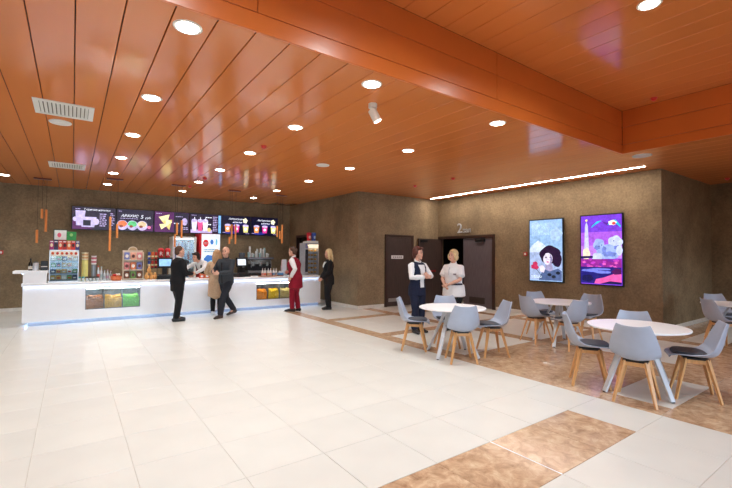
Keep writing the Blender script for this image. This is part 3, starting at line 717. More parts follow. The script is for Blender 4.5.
# ------------------------------------------------------------------ service counter
CF, CT, CBK = 10.77, .88, 11.55      # front plane, top height, rear edge
t = thing('service_counter', 'long glossy white snack counter with lit edges and two popcorn windows', 'counter', (0, 0, 0))
W1, W2 = (.25, 1.30, .28, .76), (4.08, 5.12, .265, .735)
XA, XB = -.80, 6.06
p = MB()
for x0, x1, z0, z1 in ((XA, W1[0], .08, .84), (W1[0], W1[1], .08, W1[2]), (W1[0], W1[1], W1[3], .84), (W1[1], W2[0], .08, .84), (W2[0], W2[1], .08, W2[2]), (W2[0], W2[1], W2[3], .84), (W2[1], XB, .08, .84)):
    p.b2(x0, x1, CF, CF+.03, z0, z1)
p.build('front_panel', M_WHITE, t)
MB().b2(XA, XA+.03, CF+.03, CBK-.02, .08, .84).build('end_panel', M_WHITE, t); MB().b2(XB-.03, XB, CF+.03, CBK-.02, .08, .84).build('end_panel', M_WHITE, t)
MB().b2(XA+.03, XB-.03, CBK-.05, CBK-.02, .08, .84).build('rear_panel', M_WHITE, t)
MB().b2(XA-.02, XB+.02, CF-.04, CBK, CT-.035, CT, bev=.004).build('countertop', M_WHITE, t)
MB().b2(XA+.10, XB-.04, CF+.06, CBK-.1, 0, .079).build('plinth', mat('plinth_grey', (150, 156, 166), .35, metal=.5), t)
MB().b2(XA-.02, XB+.02, CF-.04, CF-.032, CT-.06, CT-.03).build('front_lip', M_WHITE, t)
MB().b2(XA+.02, XB, CF-.016, CF-.006, CT-.047, CT-.036).build('light_strip', M_CLED, t)
MB().b2(XA+.01, XB, CF+.032, CF+.044, .088, .096).build('light_strip', M_CLED, t)
MB().b2(XA+.032, XA+.044, CF+.05, CBK-.05, .088, .096).build('light_strip', M_CLED, t)
t2 = thing('counter_riser', 'white raised shelf with an overhanging top at the left end of the counter', 'shelf', (0, 0, CT))
MB().b2(XA, -.42, CF+.0, CF+.4, 0, .20).build('riser_box', M_WHITE, t2)
MB().b2(XA-.16, -.40, CF-.03, CF+.44, .20, .255, bev=.004).build('overhanging_top', M_WHITE, t2)
MB().b2(XA-.012, XA-.004, CF+.03, CF+.4, .18, .199).build('light_strip', M_CLED, t2)
for (x0, x1, z0, z1) in (W1, W2):
    fr = MB().b2(x0, x1, CF-.004, CF+.03, z1-.02, z1).b2(x0, x1, CF-.004, CF+.03, z0, z0+.012).b2(x0, x0+.012, CF-.004, CF+.03, z0, z1).b2(x1-.012, x1, CF-.004, CF+.03, z0, z1).build('window_frame', mat('window_frame_grey', (96, 100, 108), .35, metal=.6), t)
    MB().b2(x0+.012, x1-.012, CF+.008, CF+.012, z0+.012, z1-.02).build('window_pane', M_GLASS, fr)
    MB().b2(x0-.01, x1+.01, CF+.03, CF+.5, z0-.02, z0).b2(x0-.01, x1+.01, CF+.48, CF+.5, z0, z1+.02).build('bin_floor', M_GREY, t)
    for k in range(4):
        x = x0+(x1-x0)*k/3; MB().b2(x-.006, x+.006, CF+.03, CF+.48, z0, z1).build('bin_divider', mat('bin_grey', (110, 116, 124), .3, metal=.3), t)
    MB().b2(x0+.015, x1-.015, CF+.014, CF+.028, z1-.032, z1-.022).build('bin_light', mat('bin_led', (255, 255, 255), .5, emit=(255, 244, 225), es=75), t)
def popcorn(x0, x1, z0, z1, rgb, lab, nm):
    b = MB(); rr = random.Random(nm); n = 0
    yy0 = CF+.075
    for i in range(int((x1-x0)/.024)):
        for j in range(12):
            zt = z0+j*.03+rr.uniform(-.006, .006); top = z1+.008*math.sin(i*.7)
            if zt > top: continue
            r = rr.uniform(.012, .018)
            b.ell((x0+.012+i*.024+rr.uniform(-.005, .005), yy0+.012+rr.uniform(0, .012), zt+.012), (r, r, r), 6, 4)
    for i in range(int((x1-x0)/.024)):
        for j in range(14):
            r = rr.uniform(.012, .019); b.ell((x0+.012+i*.024, yy0+.03+j*.025, z1+.008*math.sin(i*.7)+rr.uniform(-.006, .02)+.02*math.sin(j*.5)), (r, r, r), 6, 4)
    b.b2(x0, x1, yy0+.014, CF+.46, z0, z1-.03)
    o = b.build('popcorn', mat('popcorn_'+nm, rgb, .8, var=.3, scale=40), None)
    tag(o, lab, 'popcorn', 'popcorn behind the counter windows', 'stuff')
for (x0, x1, z0, z1), cs in ((W1, (('brown', (182, 120, 72), 'heap of brown caramel popcorn at the left of the left counter window'), ('caramel', (244, 190, 84), 'heap of golden popcorn in the middle of the left counter window'), ('green', (142, 224, 100), 'heap of green popcorn at the right of the left counter window'))),
                             (W2, (('orange', (248, 150, 36), 'heap of orange popcorn at the left of the right counter window'), ('yellow', (248, 206, 52), 'heap of yellow popcorn in the middle of the right counter window'), ('pale', (236, 212, 140), 'heap of pale buttery popcorn beside the woman in red')))):
    for k, (nm, rgb, lab) in enumerate(cs):
        a = x0+(x1-x0)*k/3+.008; b_ = x0+(x1-x0)*(k+1)/3-.008
        popcorn(a, b_, z0+.002, z0+(z1-z0)*.50, rgb, lab, nm)
# ------------------------------------------------------------------ goods, left end
def c_(nm, rgb, rough=.45, **k): return mat('c_'+nm, rgb, rough, **k)
t = thing('wine_bottle', 'tall dark glass bottle with pale label on the raised counter end', 'bottle', (-.70, 10.98, 1.135))
MB().lathe([(.032, 0), (.036, .01), (.036, .13), (.030, .16), (.013, .19), (.012, .235), (.015, .24), (.015, .25)], 18).build('glass_body', c_('bottle_dark', (26, 20, 18), .15), t, True)
MB().lathe([(.0365, .03), (.0367, .09)], 18).build('label_band', c_('label_cream', (220, 214, 200)), t, True); MB().lathe([(.0155, .225), (.0155, .252)], 14).build('cap', M_BLK, t, True)
t = thing('coffee_maker', 'silver and black canister on the raised counter end beside the bottle', 'canister', (-.61, 10.93, 1.135))
MB().lathe([(.05, 0), (.055, .01), (.05, .15), (.04, .165)], 20).build('jug', c_('jug_silver', (200, 202, 208), .25, metal=.4), t, True); MB().lathe([(.042, .165), (.04, .18), (.01, .19)], 18).build('lid', M_BLK, t, True)
MB().tube([(.05, 0, .13), (.085, 0, .12), (.085, 0, .05), (.053, 0, .03)], .008, 8).build('handle', M_BLK, t, True)
t = thing('card_terminal_box', 'black receipt printer on the raised counter end', 'printer', (-.475, 10.96, 1.135))
MB().b2(-.06, .065, -.08, .1, 0, .075, bev=.006).build('base', M_BLK, t); MB().b2(-.055, .06, -.04, .1, .09, .2, bev=.006).build('cover', c_('black2', (24, 22, 24)), t); MB().b2(-.05, .055, -.082, -.02, .076, .088).build('paper_slip', c_('paper', (236, 236, 230)), t)
# glazed snack case
t = thing('snack_display_case', 'glass-fronted snack display case with four shelves on the counter', 'display case', (-.135, 11.06, CT))
cs = MB(); 
for sx in (-.255, .24): cs.b2(sx, sx+.015, -.17, .18, .02, .69)
cs.b2(-.255, .255, -.17, .18, 0, .025).b2(-.255, .255, -.17, .18, .67, .69).b2(-.255, .255, .17, .18, .02, .69).build('cabinet', c_('case_silver', (206, 208, 212), .3, metal=.4), t)
hd = MB().b2(-.24, .24, -.172, -.16, .56, .67).build('header_panel', c_('case_header', (246, 238, 226)), t)
for k in range(6): MB().ell((-.2+k*.08, -.175, .615), (.026, .004, .03), 8, 5).build('header_print', c_('hdr%d' % (k % 2), ((222, 92, 36), (190, 50, 30))[k % 2]), hd)
for k in range(4):
    MB().b2(-.24, .24, -.15, .17, .05+k*.135, .056+k*.135).build('shelf', M_GREY, t)
MB().b2(-.24, .24, -.172, -.168, .03, .555).build('glass_front', M_GLASS, t); MB().b2(-.235, .235, -.1, -.085, .662, .669).build('case_lamp', mat('case_led', (255, 255, 255), .5, emit=(255, 246, 232), es=14), t)
packs = [((216, 180, 96), 'golden'), ((240, 236, 226), 'white'), ((70, 76, 110), 'dark blue'), ((226, 176, 84), 'tan'), ((120, 170, 90), 'green')]
sb = None
for k in range(4):
    for j in range(5):
        col, cn = packs[(k*2+j*3) % 5]
        tt = thing('snack_pack', '%s snack pack, %s on the %s shelf of the display case' % (cn, ORD[j], ('bottom', 'second', 'third', 'top')[k]), 'snack', (-.135-.19+j*.095, 11.0, CT+.056+k*.135), 0, 'packs in the display case')
        MB().box((0, 0, .045), (.086, .1, .09), bev=.008).build('wrapper', c_('pk_'+cn, col), tt); MB().box((0, -.052, .034), (.05, .003, .03)).build('label_print', c_('pkl%d' % (j % 2), ((250, 246, 240), (200, 60, 40))[j % 2]), tt)
cl = [(170, 40, 120), (60, 40, 90), (222, 60, 40), (196, 40, 36), (236, 110, 50), (222, 50, 40), (70, 60, 130)]; cn = ['magenta', 'dark violet', 'red', 'crimson', 'orange', 'scarlet', 'blue']
for j in range(7):
    tt = thing('chip_box', '%s chip box standing on top of the snack display case' % cn[j], 'box', (-.135-.225+j*.075, 10.98, CT+.69), 0, 'boxes on the display case')
    MB().box((0, 0, .10), (.068, .08, .2), bev=.004).build('carton', c_('cb_'+cn[j], cl[j]), tt); MB().ell((0, -.041, .1), (.024, .003, .04), 10, 6).build('print', c_('cbp%d' % (j % 2), ((246, 226, 190), (60, 24, 24))[j % 2]), tt); MB().box((0, -.0405, .175), (.05, .003, .02)).build('lettering_band', M_WPL, tt)
t = thing('promo_stand', 'white and green promotional card standing on the chip boxes', 'poster', (-.135, 11.02, CT+.89))
MB().b2(-.2, .04, .0, .02, 0, .24).build('card', c_('promo_dark', (40, 74, 70)), t); MB().b2(-.185, .025, -.004, .0, .02, .225).build('white_print', c_('promo_white', (232, 238, 234)), t); MB().b2(.03, .2, -.01, .01, 0, .2).build('card', c_('promo_green', (44, 150, 70)), t)
MB().ell((-.1, -.006, .12), (.035, .004, .05), 12, 7).build('print', c_('promo_pink', (222, 90, 120)), t); MB().ell((.11, -.012, .13), (.03, .003, .035), 10, 6).build('print', c_('promo_lime', (150, 210, 120)), t)
# cup towers
t = thing('cup_tower', 'tall pale yellow cup dispenser on the counter', 'dispenser', (.235, 11.1, CT))
MB().lathe([(.07, 0), (.07, .012), (.062, .015), (.062, .46), (.066, .465)], 20).build('tube', c_('cup_yellow', (226, 216, 130)), t, True)
for k in range(5): MB().lathe([(.055, .47+k*.034), (.066, .498+k*.034), (.068, .503+k*.034)], 18).build('cup', c_('cup_print%d' % (k % 2), ((236, 224, 190), (214, 170, 120))[k % 2]), t, True)
t = thing('cup_tower', 'narrow grey cup dispenser with printed cups beside the yellow one', 'dispenser', (.40, 11.1, CT))
MB().lathe([(.055, 0), (.055, .012), (.048, .015), (.048, .36), (.052, .365)], 20).build('tube', c_('cup_grey', (140, 146, 152), .3, metal=.3), t, True)
for k in range(5): MB().lathe([(.044, .37+k*.04), (.054, .40+k*.04), (.055, .405+k*.04)], 18).build('cup', c_('cup_pk%d' % (k % 2), ((240, 238, 240), (206, 120, 140))[k % 2]), t, True)
jar0 = None
for k in range(6):
    lab = 'small clear jar with %s lid, %s in the row before the cup dispensers' % (('teal', 'teal', 'black', 'black', 'black', 'black')[k], ORD[k])
    tt = thing('jar', lab, 'jar', (.14+k*.066, 10.92, CT), 0, 'lidded jars on the counter')
    MB().lathe([(.024, 0), (.028, .005), (.028, .07), (.022, .078)], 14).build('glass_body', c_('jar_glass', (200, 208, 210), .15), tt, True); MB().lathe([(.028, .078), (.03, .082), (.03, .105), (.026, .108)], 14).build('lid', c_('jar_lid%d' % (k > 1), ((40, 140, 140), (22, 24, 26))[k > 1]), tt, True)
for k, (rgb, cn, hh) in enumerate((((206, 90, 80), 'red-topped', .34), ((170, 190, 190), 'teal-topped', .32), ((160, 166, 170), 'grey', .24), ((190, 150, 170), 'pink-labelled', .25), ((210, 204, 200), 'white', .22))):
    tt = thing('syrup_bottle', '%s syrup bottle beside the grey cup dispenser' % cn, 'bottle', (.49+k*.06, 11.1+.03*(k % 2), CT), 0, 'syrup bottles')
    MB().lathe([(.025, 0), (.027, .006), (.027, hh*.62), (.012, hh*.8), (.011, hh*.92)], 14).build('body', c_('syr_body', (196, 202, 206), .2), tt, True); MB().lathe([(.013, hh*.9), (.013, hh)], 12).build('cap', c_('syr_%d' % k, rgb), tt, True); MB().lathe([(.0275, hh*.2), (.0275, hh*.45)], 14).build('label_band', c_('syl_%d' % k, rgb), tt, True)
t = thing('candy_basket', 'low basket of orange and red sweets beside the snack rack', 'basket', (.835, 11.0, CT))
MB().lathe([(.085, 0), (.1, .01), (.115, .09), (.12, .1), (.112, .1), (.1, .02)], 22).build('basket_bowl', c_('basket_orange', (214, 110, 60)), t, True)
MB().tube([(-.11, 0, .1), (-.09, 0, .23), (0, 0, .29), (.09, 0, .23), (.11, 0, .1)], .007, 8).build('handle', c_('basket_brown', (96, 56, 40)), t, True)
for k in range(9):
    tt = thing('candy_bag', '%s sweet wrapper heaped in the low basket, %s of its colour' % (('orange', 'red', 'white')[k % 3], ('lowest', 'middle one', 'topmost')[k//3]), 'candy', (.835+.07*math.cos(k*2.4)*(.4+.06*k), 11.0+.07*math.sin(k*2.4)*(.4+.06*k), CT+.085+.012*(k % 3)), k, 'sweets in the basket')
    MB().ell((0, 0, .03), (.035, .022, .026), 9, 6).box((.04, 0, .03), (.018, .03, .004)).box((-.04, 0, .03), (.018, .03, .004)).build('wrapper', c_('candy%d' % (k % 3), ((232, 120, 40), (206, 40, 36), (240, 226, 210))[k % 3]), tt, True)
# arched snack rack
t = thing('snack_rack', 'pale three-tier snack rack with an arched header on the counter', 'display rack', (1.175, 11.1, CT))
rk = c_('rack_cream', (232, 214, 190))
MB().prism([(-.21, .0), (.21, 0), (.21, .70), (.12, .70)]+[(.1*math.cos(a), .70+.09*math.sin(a)) for a in [PI*i/10 for i in range(11)]]+[(-.12, .70), (-.21, .70)], .09, .1).build('back_panel', rk, t)
for sx in (-.21, .2): MB().b2(sx, sx+.01, -.1, .09, 0, .66).build('side_panel', rk, t)
for k in range(3): MB().b2(-.2, .2, -.1+k*.02, .09, .0+k*.23+(.02 if k == 0 else 0), .015+k*.23+(.02 if k == 0 else 0)).build('shelf', rk, t)
MB().prism([(.08*math.cos(a), .70+.07*math.sin(a)) for a in [PI*i/10 for i in range(11)]], .084, .09).build('header_print', c_('rack_header', (206, 176, 130)), t)
names = [['brown', 'green', 'brown'], ['pink', 'orange', 'blue'], ['blue', 'peach', 'pink']]; rgbs = {'brown': (120, 70, 44), 'green': (110, 150, 80), 'pink': (222, 140, 140), 'orange': (222, 130, 90), 'blue': (120, 130, 190), 'peach': (236, 176, 150)}
for k in range(3):
    for j in range(3):
        tt = thing('snack_bag', '%s snack bag at the %s of the %s tier of the arched rack' % (names[k][j], ('left', 'middle', 'right')[j], ('bottom', 'middle', 'top')[k]), 'snack bag', (1.175-.13+j*.13, 11.07+k*.01, CT+.015+k*.23+(.02 if k == 0 else 0)), 0, 'bags on the arched rack')
        MB().box((0, 0, .085), (.11, .05, .17), bev=.018).build('bag', c_('bag_'+names[k][j], rgbs[names[k][j]], .35), tt, True); MB().ell((0, -.026, .085), (.034, .004, .04), 10, 6).build('print', c_('bag_print%d' % ((j+k) % 2), ((250, 240, 230), (90, 40, 36))[(j+k) % 2]), tt, True); MB().box((0, -.0, .165), (.11, .012, .018)).build('seal', c_('bag_'+names[k][j], rgbs[names[k][j]], .35), tt)
# small orange bear-like sweets figures are plain pouches
for k, (x, z) in enumerate(((1.46, 0), (1.56, 0), (1.51, .17), (1.64, 0))):
    tt = thing('sweet_pouch', ('orange pouch next to the snack rack', 'orange pouch in the middle beside the till', 'orange pouch perched on the other two', 'orange pouch leaning at the till')[k], 'pouch', (x, 11.04+.015*(k % 2), CT+z+(.0 if k < 2 or k == 3 else -.015)), 0, 'orange pouches')
    MB().ell((0, 0, .065), (.05, .035, .068), 12, 8).build('pouch_body', c_('pouch_orange', (222, 160, 92)), tt, True); MB().ell((0, -.005, .145), (.03, .024, .028), 10, 7).build('gathered_top', c_('pouch_orange2', (232, 178, 110)), tt, True)
t = thing('can_shelf', 'black wire shelf holding tall red and blue cans beside the till', 'shelf', (1.62, 11.33, CT))
MB().b2(-.12, .12, -.06, .06, .0, .02).b2(-.12, .12, -.06, .06, .26, .275).b2(-.12, .12, -.06, .06, .47, .485).b2(-.12, -.11, .05, .06, 0, .72).b2(.11, .12, .05, .06, 0, .72).build('frame', M_BLK, t)
for k in range(2):
    for j in range(3):
        tt = thing('drink_can', '%s tall can, %s place on the %s level of the wire shelf' % (('blue', 'orange', 'red')[j] if k else ('blue', 'red', 'crimson')[j], ('left', 'middle', 'right')[j], ('lower', 'upper')[k]), 'can', (1.62-.075+j*.075, 11.32, CT+.275+k*.21), 0, 'cans on the wire shelf')
        rgb = ((50, 80, 170), (226, 110, 60), (206, 44, 40))[j] if k else ((50, 80, 170), (210, 50, 44), (170, 30, 40))[j]
        MB().lathe([(.024, 0), (.03, .008), (.03, .165), (.025, .178)], 16).build('can_body', c_('can%d%d' % (k, j), rgb, .3, metal=.3), tt, True); MB().lathe([(.025, .178), (.024, .183)], 16).build('can_top', M_STEEL, tt, True); MB().lathe([(.0305, .05), (.0305, .09)], 16).build('print_band', c_('can_cream', (240, 220, 170)), tt, True)
def till(x, y, lab, scr, rz=0):
    t = thing('till', lab, 'till', (x, y, CT), rz)
    MB().b2(-.18, .2, -.16, .2, 0, .1, bev=.006).build('cash_drawer', M_BLK, t); MB().b2(-.05, .05, .02, .1, .1, .3).build('neck', M_BLK, t)
    mn = MB().box((0, .0, .40), (.34, .04, .26), rot=(-.12, 0, 0), bev=.006).build('monitor', M_BLK, t)
    MB().box((0, -.0225, .405), (.27, .004, .17), rot=(-.12, 0, 0)).build('display', scr, mn)
    MB().b2(-.15, .1, -.15, -.02, .1, .118).build('keyboard', c_('keys', (46, 46, 50)), t); return t
till(1.86, 11.06, 'black till with a lit blue screen next to the man in the black suit', G('till_blue', (150, 196, 240), 1.4))
till(3.80, 11.2, 'black till with a white screen behind the bald man', G('till_white', (225, 232, 245), 1.4), .35)
t = thing('till_pedestal', 'black pedestal behind the till holding two red popcorn tubs', 'pedestal', (1.9, 11.42, CT)); MB().b2(-.17, .17, -.05, .1, 0, .02).b2(-.03, .03, -.01, .05, .02, .5).build('post', M_BLK, t); MB().b2(-.17, .17, -.08, .1, .5, .515).build('tray', M_BLK, t)
for k in range(2):
    tt = thing('popcorn_tub', 'red popcorn tub with a white R on the %s of the pedestal behind the till' % ('left', 'right')[k], 'tub', (1.82+.155*k, 11.42, CT+.515), 0, 'red tubs behind the till')
    MB().lathe([(.052, 0), (.072, .19), (.074, .195), (.068, .195)], 18).build('tub', c_('tub_red', (206, 30, 40)), tt, True); MB().lathe([(.073, .195), (.06, .235), (.02, .255)], 18).build('lid', c_('tub_red2', (222, 60, 66), .3), tt, True)
    link('lettering', text_mesh('R', .14, M_WPL, .003), tt, (-.045, -.069, .06))
# drinks fridge with bottles
t = thing('drinks_fridge', 'white drinks fridge with a glass door full of bottles against the back wall', 'fridge', (2.74, 13.45, 0))
MB().b2(-.33, -.27, -.3, .3, 0, 2.02).b2(.27, .33, -.3, .3, 0, 2.02).b2(-.27, .27, .26, .3, 0, 2.02).b2(-.27, .27, -.3, .26, 0, .12).b2(-.27, .27, -.3, .26, 1.96, 2.02).build('cabinet', M_WPL, t)
for k in range(6): MB().b2(-.27, .27, -.26, .26, .12+k*.3, .135+k*.3).build('shelf', M_GREY, t)
MB().b2(-.27, .27, -.305, -.3, .12, 1.96).build('glass_door', M_GLASS, t); MB().b2(-.25, .25, -.27, -.255, 1.94, 1.958).build('fridge_lamp', mat('fridge_led', (255, 255, 255), .5, emit=(235, 242, 255), es=6), t)
MB().b2(-.325, -.275, -.312, -.304, .5, 1.9).build('side_print', c_('fridge_print', (214, 204, 214)), t)
for k in range(6):
    for j in range(6):
        rgb, cn = (((150, 170, 210), 'pale blue'), ((70, 60, 90), 'dark'), ((206, 130, 120), 'red'), ((230, 230, 235), 'clear'), ((120, 140, 190), 'blue'))[(k+j*2) % 5]
        if k < 2: continue
        tt = thing('drink_bottle', '%s drink bottle, %s on the %s shelf of the white fridge' % (cn, ORD[j], ('bottom', 'lowest visible', 'third', 'fourth', 'fifth', 'top')[k]), 'bottle', (2.74-.22+j*.088, 13.28, .135+k*.3), 0, 'bottles in the fridge')
        MB().lathe([(.03, 0), (.034, .008), (.034, .15), (.014, .2), (.013, .225)], 12).build('body', c_('fb_'+cn, rgb, .3), tt, True); MB().lathe([(.015, .225), (.015, .25)], 10).build('cap', c_('fbc%d' % (j % 2), ((220, 60, 60), (240, 240, 240))[j % 2]), tt, True)
# printed cooler
t = thing('printed_cooler', 'white cooler with red round logo and blue print behind the server', 'cooler', (3.47, 13.45, 0))
MB().b2(-.31, .30, -.3, .3, 0, 2.13, bev=.01).build('cabinet', c_('cooler_red', (214, 36, 44)), t)
dr = MB().b2(-.25, .30, -.32, -.3, .1, 2.12).build('printed_door', mat('cooler_white', (232, 240, 246), .3, emit=(232, 242, 250), es=.55), t)
a = Art(dr, .55, 2.02, -.321); dr_off = Vector((-.25, 0, .1))
def cm(nm, rgb): return mat('pr_'+nm, rgb, .35, emit=rgb, es=.45)
for o in (a.ell('logo_disc', .22, .86, .15, .055, cm('red', (214, 30, 40))), a.ell('print_blue', .55, .88, .09, .04, cm('blue', (60, 120, 200))), a.ell('print_blue', .8, .88, .05, .05, cm('teal', (110, 190, 220))),
          a.lines('lettering', .1, .85, .72, .78, 2, cm('darkteal', (50, 110, 140)), 31), a.ell('print_bottles', .45, .62, .32, .06, cm('blue', (60, 120, 200)), 20, wob=.1), a.ell('print_ice', .6, .55, .3, .05, cm('pale', (170, 214, 236)), 20, wob=.1), a.lines('lettering', .13, .31, .84, .88, 2, M_WPL, 33)): o.location += dr_off
MB().b2(.26, .285, -.35, -.32, .9, 1.5).build('handle', M_STEEL, dr)
# back counter with the coffee machine
t = thing('back_counter', 'low dark back counter along the rear wall under the coffee machine', 'counter', (5.1, 13.3, 0))
MB().b2(-1.1, 1.2, -.35, .45, 0, .84).build('body', c_('backbar', (70, 62, 56)), t); MB().b2(-1.12, 1.22, -.38, .47, .84, .88, bev=.004).build('worktop', c_('backbar_top', (60, 60, 62), .3), t)
for k in range(4): MB().b2(-1.08+k*.57, -.54+k*.57, -.365, -.35, .04, .82).build('cabinet_door', c_('backbar_door', (78, 70, 64)), t)
t = thing('coffee_machine', 'black and chrome espresso machine with cups on top behind the counter', 'coffee machine', (5.05, 13.22, .88))
MB().b2(-.40, .42, -.1, .26, .08, .48, bev=.01).build('body', c_('cm_black', (30, 28, 34), .3), t); MB().b2(-.42, .44, -.26, .28, .02, .09, bev=.006).build('drip_tray', M_STEEL, t); MB().b2(-.42, .44, -.28, .28, .46, .53, bev=.01).build('cup_rail', c_('cm_steel', (170, 170, 180), .25, metal=.7), t)
MB().b2(-.38, .40, -.14, -.1, .3, .44).build('front_panel', c_('cm_chrome', (190, 186, 176), .2, metal=.8), t)
for x in (-.22, .02, .26):
    gp = MB().lathe([(.045, -.12), (.05, 0)], 16, (x, -.18, .36)).build('brew_group', M_STEEL, t, True); MB().cyl((x, -.2, .26), (x, -.36, .25), .014).build('handle', M_BLK, gp, True)
for x in (-.32, .36): MB().tube([(x, -.16, .42), (x, -.24, .4), (x, -.25, .2)], .008, 8).build('steam_wand', M_STEEL, t, True)
for x in (-.36, .38): MB().lathe([(.03, 0), (.02, .03)], 12, (x, .0, 0)).build('foot', M_BLK, t, True)
for k in range(12):
    tt = thing('paper_cup', '%s paper cup stack, %s from the left on the espresso machine' % ('white' if k % 3 else 'pale teal', ORD[k]), 'cup', (5.05-.33+k*.063, 13.2+.07*(k % 2), 1.41), 0, 'cups on the coffee machine')
    hh = (.17, .36, .14, .12, .2, .28, .15, .30, .27, .31, .14, .12)[k]
    MB().lathe([(.028, 0), (.036, hh*.8), (.037, hh*.81), (.03, hh)], 14).build('cup_wall', c_('cup_w%d' % (k % 3), ((160, 200, 200), (226, 226, 222), (206, 206, 204))[k % 3]), tt, True); MB().lathe([(.0375, hh*.79), (.0385, hh*.80), (.0375, hh*.83)], 14).build('rim', M_WPL, tt, True)
t = thing('coffee_grinder', 'dark bean grinder at the left of the espresso machine', 'grinder', (4.5, 13.22, .88)); MB().b2(-.09, .09, -.1, .12, 0, .4, bev=.01).build('body', c_('grinder', (34, 32, 34), .3), t); MB().lathe([(.05, .4), (.1, .56), (.1, .66), (.06, .68)], 18).build('hopper', c_('hopper', (90, 96, 104), .15), t, True); MB().b2(-.03, .03, -.16, -.1, .2, .26).build('spout', M_STEEL, t)
# sauces and small stuff on the right half of the counter
for k in range(6):
    tt = thing('sauce_bottle', 'white squeeze bottle with %s label, %s from the till' % (('pink', 'coral', 'tan', 'pink', 'blue', 'grey')[k], ORD[k]), 'bottle', (4.33+k*.083, 10.98+.03*(k % 2), CT+.012), 0, 'squeeze bottles')
    MB().lathe([(.028, 0), (.032, .006), (.032, .12), (.02, .15), (.012, .16), (.005, .225), (.003, .23)], 14).build('bottle_body', c_('sauce_white', (236, 228, 224)), tt, True); MB().lathe([(.0325, .03), (.0325, .09)], 14).build('label_band', c_('sl%d' % k, ((222, 150, 140), (222, 120, 90), (200, 170, 130), (226, 160, 160), (110, 150, 190), (150, 150, 150))[k]), tt, True)
t = thing('serving_tray', 'long brown tray under the squeeze bottles', 'tray', (4.56, 10.99, CT)); MB().b2(-.32, .36, -.09, .09, 0, .012).build('tray_base', c_('tray_brown', (170, 110, 66)), t)
MB().b2(-.32, .36, -.095, -.085, 0, .03).b2(-.32, .36, .085, .095, 0, .03).build('tray_rim', c_('tray_brown2', (150, 92, 54)), t)
t = thing('napkin_box', 'blue and white napkin box right of the squeeze bottles', 'box', (4.92, 11.12, CT)); MB().b2(-.08, .08, -.06, .06, 0, .09, bev=.008).build('box_body', c_('nap_blue', (90, 150, 200)), t); MB().box((0, 0, .11), (.1, .02, .07), rot=(.2, .1, 0)).build('napkin', M_WPL, t)
t = thing('flyer_stack', 'upright stand of red and white leaflets left of the woman in red', 'leaflet stand', (5.08, 11.2, CT)); MB().b2(-.08, .08, -.02, .06, 0, .05).b2(-.08, .08, .05, .06, 0, .3).build('holder', c_('holder', (200, 204, 210), .2), t)
for k in range(3): MB().box((0, .0+.018*k, .27), (.145, .006, .42-.03*k), rot=(-.05, 0, 0)).build('leaflet', c_('leaf%d' % k, ((212, 216, 226), (206, 50, 56), (230, 230, 230))[k]), t)
MB().box((0, -.006, .14), (.146, .004, .12), rot=(-.05, 0, 0)).build('leaflet_print', c_('leaf_red', (206, 60, 70)), t)
for k in range(4):
    tt = thing('food_carton', 'red and orange food carton %s' % ('nearest the server\'s hand', 'in front of the server', 'between the server and the coat woman', 'by the bald man\'s hands')[k], 'carton', (2.72+k*.13, 11.05+.02*(k % 2), CT), .1*k, 'cartons in front of the server')
    MB().box((0, 0, .05), (.11, .09, .1), bev=.004).build('carton', c_('fc%d' % (k % 2), ((214, 76, 50), (228, 130, 70))[k % 2]), tt); MB().box((0, -.046, .05), (.06, .003, .05)).build('print', M_WPL, tt); MB().box((0, 0, .106), (.08, .06, .014), bev=.004).build('contents', c_('fc_tan', (226, 176, 110)), tt)
t = thing('condiment_stack', 'white ordering slips stacked on the counter before the server', 'paper', (2.5, 11.0, CT)); MB().box((0, 0, .01), (.2, .14, .02), rot=(0, 0, .2)).build('slips', M_WPL, t); MB().box((.0, -.02, .026), (.16, .1, .01), rot=(0, 0, -.1)).build('top_slip', c_('slip_pink', (232, 200, 196)), t)
# hot snack warmer at the right end
t = thing('snack_warmer', 'steel snack warmer with lit wire shelves at the right end of the counter', 'warmer', (5.86, 11.25, CT))
MB().b2(-.16, -.05, -.16, .2, 0, .98).b2(.29, .31, -.16, .2, 0, .98).b2(-.05, .29, .18, .2, 0, .98).b2(-.05, .29, -.16, .18, 0, .04).b2(-.05, .29, -.16, .18, .92, .98).build('cabinet', c_('warmer_steel', (190, 190, 196), .3, metal=.5), t)
MB().b2(-.04, .28, -.165, -.16, .83, .94).build('header_print', mat('warm_head', (250, 236, 216), .4, emit=(250, 232, 205), es=.8), t); MB().b2(-.15, -.06, -.166, -.16, .82, .95).build('control_panel', c_('warm_ctl', (130, 130, 170)), t)
MB().b2(-.03, .27, -.1, -.08, .9, .915).build('heat_lamp', mat('warm_led', (255, 255, 255), .5, emit=(255, 220, 160), es=18), t)
MB().b2(-.15, -.06, -.166, -.16, .1, .78).build('glass_side', c_('warm_dark', (60, 62, 70), .2), t)
for k in range(6): MB().b2(-.05, .29, -.14, .18, .06+k*.13, .066+k*.13).build('shelf', M_STEEL, t)
for k in range(6):
    for j in range(3):
        tt = thing('pastry', 'golden pastry, %s of the row on the %s shelf of the snack warmer' % (('left', 'middle', 'right')[j], ('bottom', 'second', 'third', 'fourth', 'fifth', 'top')[k]), 'pastry', (5.86+.005+j*.11, 11.17, CT+.066+k*.13), 0, 'pastries in the warmer')
        MB().ell((0, 0, .03), (.036, .07, .03), 10, 7).build('crust', c_('pastry%d' % (j % 2), ((206, 166, 92), (184, 140, 74))[j % 2], .6), tt, True); MB().ell((0, -.01, .052), (.02, .045, .012), 8, 5).build('filling', c_('pastry_fill', (230, 206, 140), .6), tt, True)
t = thing('warmer_tray', 'white tray on top of the snack warmer', 'tray', (5.9, 11.25, CT+.98)); MB().b2(-.12, .26, -.13, .15, 0, .05, bev=.006).build('tray_body', M_WPL, t); MB().b2(-.12, .26, -.135, -.125, .0, .07).build('tray_lip', M_WPL, t)
